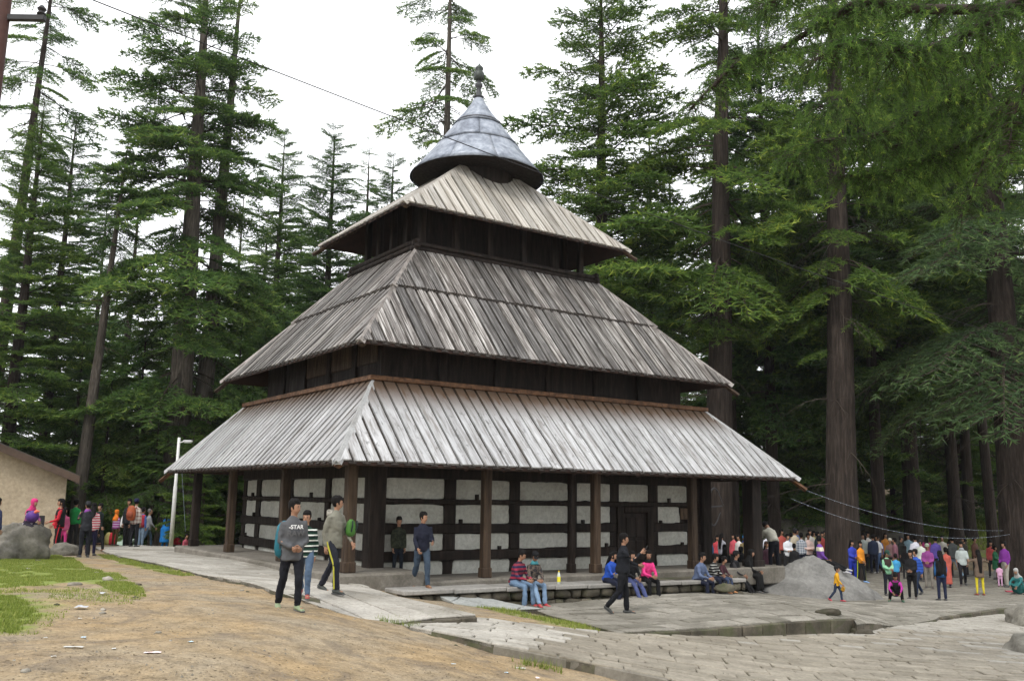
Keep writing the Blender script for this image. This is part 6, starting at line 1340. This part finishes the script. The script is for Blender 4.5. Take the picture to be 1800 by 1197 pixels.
# ---- the crowd at the back of the plaza: only heads and shoulders are clear
CROWD = [
 (1605, 41.0, 940, 178, (.62,.62,.70), NAVY, 'short', 'man in a crisp white shirt seen from behind at the dark trunk', {}),
 (1614, 39.5, 948, -60, (.60,.64,.58), NAVY, 'cap', 'man in a white shirt with a black cap turning left', {}),
 (1640, 41.0, 942, 185, (.10,.07,.30), DKG, 'short', 'person in a violet blue hoodie behind the grey cap', {}),
 (1690, 42.5, 944, -80, (.10,.085,.07), DKG, 'bun', 'woman with tied hair between two dark trunks', {'female': True}),
 (1663, 42.0, 953, -60, (.02,.02,.022), DKG, 'short', 'short person in black before the grey pullover', {}),
 (1569, 41.5, 945, -110, (.23,.105,.135), DKG, 'short', 'man in a dusty mauve shirt facing the white tee', {}),
 (1580, 44.0, 942, 30, (.022,.025,.022), DKG, 'cap', 'man in black with a black cap at the back', {}),
 (1561, 43.0, 946, -30, (.20,.12,.12), DKG, 'turban', 'person in a pale turban behind the mauve shirt', {'capcol': (.50,.47,.40)}),
 (1586, 40.5, 960, 150, (.014,.014,.018), DKG, 'long', 'person in black bending beside the mauve shirt', {'female': True}),
 (1531, 43.0, 938, 175, (.03,.042,.085), NAVY, 'short', 'man in a dark navy shirt behind the orange red one', {}),
 (1514, 43.5, 937, -35, (.50,.55,.52), DKG, 'short', 'man in a pale mint shirt at the back of the crowd', {}),
 (1503, 43.0, 938, -40, (.10,.095,.07), DKG, 'short', 'man in a khaki jacket beside the checked old man', {}),
 (1490, 42.0, 938, -75, [(.05,.06,.075),(.15,.16,.17)], KHAKI, 'bald', 'balding old man in a dark checked shirt', {'pat': 'plaid'}),
 (1480, 41.5, 938, -80, (.62,.13,.27), (.45,.06,.14), 'long', 'woman in a long rose pink kurta facing left', {'skirt': .42, 'female': True}),
 (1459, 42.0, 941, 170, (.03,.05,.30), NAVY, 'long', 'person with a bright blue head cover and dark jacket', {'scarfhair': (.03,.06,.42)}),
 (1467, 43.0, 946, 160, (.02,.17,.32), NAVY, 'short', 'person with a turquoise pack behind the rose kurta', {}),
 (1453, 40.5, 949, 30, (.022,.024,.030), DKG, 'long', 'girl in a black jacket behind the lounging youth', {'female': True}),
 (1443, 43.5, 934, -20, (.28,.05,.045), DKG, 'short', 'person in a brick red top among dark jackets', {}),
 (1434, 42.5, 934, 60, (.025,.045,.055), DKG, 'short', 'man in a dark teal jacket looking right', {}),
 (1418, 41.0, 937, 10, (.60,.45,.41), DKG, 'short', 'man in a pale pink shirt with a hand on his chest', {'pose': 'fold', 'skin': 2}),
 (1421, 44.0, 930, 5, (.55,.53,.50), DKG, 'short', 'bearded man in white behind the pale pink shirt', {}),
 (1406, 41.0, 936, 150, [(.50,.52,.55),(.14,.17,.22)], NAVY, 'short', 'man in a grey and white checked shirt turning away', {'pat': 'plaid'}),
 (1395, 41.5, 928, -150, (.50,.44,.33), NAVY, 'cap', 'man in a sandy beige shirt and black cap', {}),
 (1388, 44.0, 936, 170, (.15,.20,.27), NAVY, 'short', 'person in steel blue behind the sandy beige shirt', {}),
 (1382, 39.0, 938, 15, (.60,.62,.65), DKG, 'short', 'boy in a white shirt right of the bending man', {'pose': 'fold'}),
 (1347, 40.5, 934, 20, (.58,.58,.64), DKG, 'short', 'young man in a pale shirt left of the bending man', {}),
 (1349, 46.0, 918, 10, (.04,.09,.20), DKG, 'short', 'boy in denim blue on the bank behind the crowd', {'H': 1.3}),
 (1309, 46.0, 923, -15, (.03,.065,.33), DKG, 'short', 'boy in a blue jacket and white shirt between the posts', {'H': 1.4}),
 (1317, 44.0, 928, 10, (.09,.07,.06), DKG, 'short', 'man in a brown jacket beside the boy in blue', {'skin': 2}),
 (1307, 38.0, 941, -20, (.20,.155,.075), DKG, 'turban', 'person in an olive jacket and shiny blue cap', {'capcol': (.03,.22,.50)}),
 (1297, 39.0, 940, -60, (.62,.60,.58), DKG, 'short', 'child in white before the olive jacket', {}),
 (1288, 39.5, 938, -50, (.58,.10,.13), DKG, 'long', 'girl in a coral top between the posts', {'female': True}),
 (1279, 41.0, 944, 160, (.02,.02,.024), DKG, 'short', 'dark haired person in black beside the coral top', {}),
 (1267, 38.0, 937, 130, (.30,.30,.34), DKG, 'long', 'person with a pale collar and dark hair turning right', {'female': True}),
 (1259, 39.0, 941, 5, (.48,.06,.075), DKG, 'long', 'girl in a red top facing the camera behind the ledge', {'female': True}),
 (1248, 36.0, 945, -80, (.035,.085,.17), DKG, 'short', 'boy in a blue denim jacket just right of the temple corner', {'H': 1.4}),
 (1246, 41.0, 926, -100, (.42,.47,.50), DKG, 'short', 'man in a pale blue shirt beside the temple corner', {}),
 (1372, 43.5, 930, 20, (.45,.10,.08), DKG, 'short', 'person in brick orange far behind the bending man', {}),
 (1399, 45.0, 929, -10, (.12,.16,.30), DKG, 'short', 'tall man in dull blue behind the beige shirt', {}),
 (1428, 45.5, 933, 30, (.55,.50,.20), DKG, 'long', 'woman in pale yellow at the very back left of the dark trunk', {'female': True}),
 (1448, 45.0, 932, -30, (.05,.12,.08), DKG, 'short', 'man in bottle green at the very back before the reddish trunk', {}),
 (1472, 45.5, 930, 10, (.40,.38,.36), DKG, 'short', 'man in light grey at the back behind the rose kurta', {}),
 (1496, 46.0, 933, 160, (.30,.06,.10), DKG, 'scarf', 'woman with a crimson scarf at the back behind the blue tracksuit', {'scarf': (.35,.04,.08), 'female': True}),
 (1522, 45.0, 934, 20, (.60,.58,.55), DKG, 'short', 'man in an off white shirt at the back behind the red shirt', {}),
 (1540, 44.0, 941, -20, (.06,.10,.28), DKG, 'short', 'boy in mid blue behind the white tee shirt', {}),
 (1553, 45.5, 936, 0, (.48,.20,.04), DKG, 'long', 'woman in a marigold top at the back of the crowd', {'female': True}),
 (1593, 45.0, 938, -40, (.20,.30,.36), DKG, 'short', 'man in pale teal left of the crisp white shirt', {}),
 (1624, 44.0, 940, 160, (.34,.05,.16), DKG, 'long', 'woman in raspberry between white shirt and violet hoodie', {'female': True}),
 (1652, 44.5, 941, -30, (.50,.48,.42), DKG, 'short', 'man in ivory behind the violet hoodie', {}),
 (1708, 43.0, 943, 30, (.14,.07,.05), DKG, 'short', 'man in brown before the leaning trunk', {}),
 (1736, 42.0, 950, -20, (.45,.08,.08), DKG, 'long', 'girl in scarlet left of the green sari', {'female': True}),
 (1790, 41.5, 952, -50, (.08,.12,.25), DKG, 'short', 'man in navy blue standing before the right trunk', {}),
]
for px, Y, head, yaw, col, bot, hr, lb, kw in CROWD:
    kw = dict(kw); pat = kw.pop('pat', None); sh_ = kw.pop('scarfhair', None); ps = kw.pop('pose', 'stand')
    if sh_: hr = 'scarf'; kw['scarf'] = sh_
    S(lb, px, None, head, yaw, ps, Y=Y, top=cloth(col, pat, period=.10) if pat else col, bottom=bot, hair=hr, **kw)
S('child with dark patterned jacket seen before the checked shirt', 1393, None, 956, 170, Y=36.5, top=cloth([(.02,.02,.022),(.13,.12,.11)], 'blotch'), bottom=NAVY)
S('woman in dark maroon beside the far dark post', 1345, None, 952, 20, Y=33.5, top=(.05,.018,.03), bottom=DKG, female=True, hair='long', skirt=.4)
sit_at('child in a teal and red dress sitting behind the rock', 1352, 32.5, -.95, 40, 'ground', .95, top=(.02,.20,.22), bottom=(.35,.05,.06), female=True, scarf=(.5,.06,.08))
# ---- the group at the left
sit_at('woman in a pink headscarf and striped shawl sitting on the boulder', 42, 26.4, aty(42, 927, 26.4)[2], 62, 'sit', 1.58, top=cloth([(.16,.045,.13),(.42,.36,.42),(.035,.025,.05),(.20,.045,.14)], 'stripe', period=.30), bottom=(.03,.025,.04), hair='scarf', scarf=(.48,.035,.15), headyaw=20, female=True, fat=1.2)
P = aty(57, 908, 25.8); t = thing('balloon', 'purple balloon like bundle on the lap of the woman in pink', 'bundle', tuple(P)); q = MB(); q.lathe([(.02, -.16), (.11, -.13), (.17, -.03), (.16, .07), (.10, .14), (.02, .17)], 16); q.build('body', [cloth((.085, .03, .20), None, .5)], t, smooth=True); q = MB(); q.tube([(.06, -.05, .10), (.14, -.08, .15), (.22, -.08, .15)], [.035, .045, .015], 8); q.build('flower', [cloth((.70, .16, .10))], t, smooth=True)
S('person in a dark blue top cut by the left picture edge', -4, None, 872, 150, Y=25.2, H=1.62, top=(.03,.04,.10), bottom=(.15,.05,.05), hair='long')
S('girl in a black and red tracksuit standing by the boulder', 99, 974, 876, -60, 'stand2', top=(.45,.02,.035), over=(.016,.016,.02), bottom=(.016,.016,.02), hair='long', hairlen=.12, near=True, stripe=(.40,.02,.03), female=True, fat=1.1, aL=(14, 10, 72, 10), shoe=(.3,.3,.32))
for sd in (1, -1):
    pass
S('woman in a charcoal jacket with a violet scarf holding up a camera', 147, 979, 881, -140, 'photo', top=(.030,.032,.040), bottom=(.022,.024,.032), hair='cap', capcol=(.035,.037,.042), scarf=(.20,.06,.26), near=True, female=True, fat=1.15)
S('girl in dark trousers and red white jacket behind the charcoal one', 158, 976, 884, -165, 'stand', top=cloth([(.5,.05,.08),(.6,.55,.55)], 'stripe', period=.08), bottom=(.016,.014,.05), hair='long', hairlen=.1, female=True)
S('boy in dark green walking away from the camera woman', 168, 968, 885, 70, 'walk', top=(.028,.042,.042), bottom=(.013,.014,.016), headyaw=-150 + 60, shoe=(.14,.08,.05))
S('person in a bright green top behind the photographing woman', 134, None, 878, 170, Y=33, top=(.02,.27,.07), bottom=DKG)
S('child in magenta leggings among the people at the boulder', 116, None, 893, 20, Y=30.5, top=(.30,.06,.13), bottom=(.42,.04,.17), hair='long', female=True)
S('woman in an orange headscarf purple striped top and brown skirt', 207, None, 897, 160, 'stand', Y=35.5, top=cloth([(.26,.05,.22),(.26,.05,.22),(.45,.40,.50)], 'stripe', period=.12), bottom=(.09,.06,.02), hair='scarf', scarf=(.62,.17,.02), female=True, skirt=None, fat=1.15)
S('tall man in a dark jacket standing behind the plaid shirt', 228, None, 876, -20, 'stand', Y=34.2, top=(.022,.025,.03), bottom=(.014,.015,.018), headyaw=20)
t, *_ = S('man in a plaid shirt and dark blue beanie seen from behind', 240, None, 876, 168, 'stand', Y=33.3, top=cloth([(.42,.36,.30),(.20,.10,.09),(.50,.46,.42)], 'plaid', period=.13), bottom=(.020,.021,.026), hair='beanie', capcol=(.02,.022,.07), fat=1.12)
backpack('rust orange backpack on the plaid shirted man', t, (.04, .21, 1.22), (.34, .22, .46), (.30, .075, .03), (.24, .06, .03))
S('man in a blue and red jacket and pale jeans facing away', 253, None, 892, 150, 'stand', Y=35.5, top=(.05,.10,.30), bottom=(.16,.23,.32), over=(.32,.03,.05), shoe=(.5,.5,.5))
S('balding man in a grey shirt and jeans holding a hand', 263, None, 895, 120, 'walk', Y=36.5, top=(.20,.21,.225), bottom=(.06,.10,.16), hair='bald', fat=1.2)
S('woman in a bright blue kurta bending forward', 295, None, 915, 178, 'stand', Y=40.5, top=(.015,.17,.50), bottom=(.015,.15,.45), hair='pony', skirt=.25, flare=1.25, female=True, lean=14, H=1.52)
OP = aty(323, 966, 39); person('old child in a dusty red dress sitting by the path', tuple(OP), 1.25, 60, 'ground', top=(.34,.07,.10), bottom=(.30,.06,.09), hair='short', skirt=.2, female=True)
P = aty(311, 953, 41); tag(link('bag', rock_mesh('bag', (.18, .12, .22), 3, cloth((.5, .03, .05)), 2, .1), loc=tuple(P)), 'red and black handbag hanging between the blue kurta and red dress', 'bag')
for px, Yd, hd_, c, lb in ((183, 40, 933, (.10,.11,.07), 'crouching person in olive at the edge of the path'), (178, 39, 943, (.04,.04,.045), 'seated child in dark clothes with pink bib by the path')):
    P = aty(px, 885, Yd); zz = aty(px, 958, Yd)[2]; person(lb, (P[0], P[1], zz), .95, 30, 'ground', top=c, bottom=c, headyaw=10)
for k, (px, c, lb) in enumerate(((190, (.42,.36,.14), 'yellow and white cloth bundle on the path edge'), (197, (.52,.03,.05), 'red cloth bundle beside the yellow one'))):
    P = aty(px, 950, 38.5); tag(link('bundle', rock_mesh('bundle', (.17, .15, .34), 50 + k, cloth(c), 3, .12), loc=tuple(P)), lb, 'bundle', 'cloth bundles on the path edge')
P = aty(217, 920, 37.0); tag(link('carrier_bag', rock_mesh('carrier_bag', (.13, .08, .34), 61, flat_mat('white_plastic', (.68, .68, .68), .4, .06), 3, .08), loc=tuple(P)), 'white carrier bag hanging beside the tall man in the dark jacket', 'bag')
P = at(1770, 1040, zP); mb = MB(); mb.add([(0, 0, .02), (.5, .05, .015), (.6, .3, .03), (.1, .35, .02), (0, 0, .0), (.5, .05, .0), (.6, .3, .0), (.1, .35, .0)], [(0, 1, 2, 3), (7, 6, 5, 4), (0, 4, 5, 1), (1, 5, 6, 2), (2, 6, 7, 3), (3, 7, 4, 0)]); tag(mb.build('cloth', [cloth([(.35, .05, .08), (.08, .06, .05)], 'blotch')], None, loc=tuple(P)), 'red cloth spread on the paving by the squatting woman', 'cloth')

# ---- turn the lofted pieces into continuous skins
tmp = []
for t, name, mb, mt, fing, near, vox in JOBS:
    me = mesh_of(name, mb.v, mb.f, [mt], True); o = bpy.data.objects.new(name, me); COL.objects.link(o)
    r = o.modifiers.new('r', 'REMESH'); r.mode = 'VOXEL'; r.voxel_size = vox; r.use_smooth_shade = True
    s_ = o.modifiers.new('s', 'SMOOTH'); s_.factor = .5; s_.iterations = 4 if name != 'body' else 2
    tmp.append(o)
dg = bpy.context.evaluated_depsgraph_get(); dg.update()
for (t, name, mb, mt, fing, near, vox), o in zip(JOBS, tmp):
    me = bpy.data.meshes.new_from_object(o.evaluated_get(dg)); me.name = name; me.materials.clear(); me.materials.append(mt)
    if fing is not None:
        bm = bmesh.new(); bm.from_mesh(me); vs = [bm.verts.new(v) for v in fing.v]
        for f in fing.f:
            fc_ = bm.faces.new([vs[i] for i in f]); fc_.smooth = True
        bm.to_mesh(me); bm.free()
    elif near:
        co = np.empty(len(me.vertices) * 3, np.float32); me.vertices.foreach_get('co', co); co = co.reshape(-1, 3)
        no = np.empty(len(me.vertices) * 3, np.float32); me.vertices.foreach_get('normal', no); no = no.reshape(-1, 3)
        d = np.array([mnoise.noise((x * 8, y * 8, z * 6 + 3 * x)) * .016 + (.5 - abs(mnoise.noise((x * 9 + 4 * z, y * 9, z * 15)))) * .020 - .006 for x, y, z in co], np.float32)
        me.vertices.foreach_set('co', (co + no * d[:, None]).reshape(-1)); me.update()
    old = o.data; bpy.data.objects.remove(o); bpy.data.meshes.remove(old)
    link(name, me, t)
# ================================================================== AIR
hz, n, b, out = new_mat('forest_haze'); n.nodes.remove(b)
pv = N(n, 'ShaderNodeVolumePrincipled'); pv.inputs['Color'].default_value = (.90, .94, .97, 1); pv.inputs['Density'].default_value = 0.0002; pv.inputs['Anisotropy'].default_value = .2
n.links.new(pv.outputs[0], out.inputs['Volume'])
mb = MB(); mb.box((0, 160, 14), (700, 460, 96)); mb.build('haze', [hz], kind='stuff')
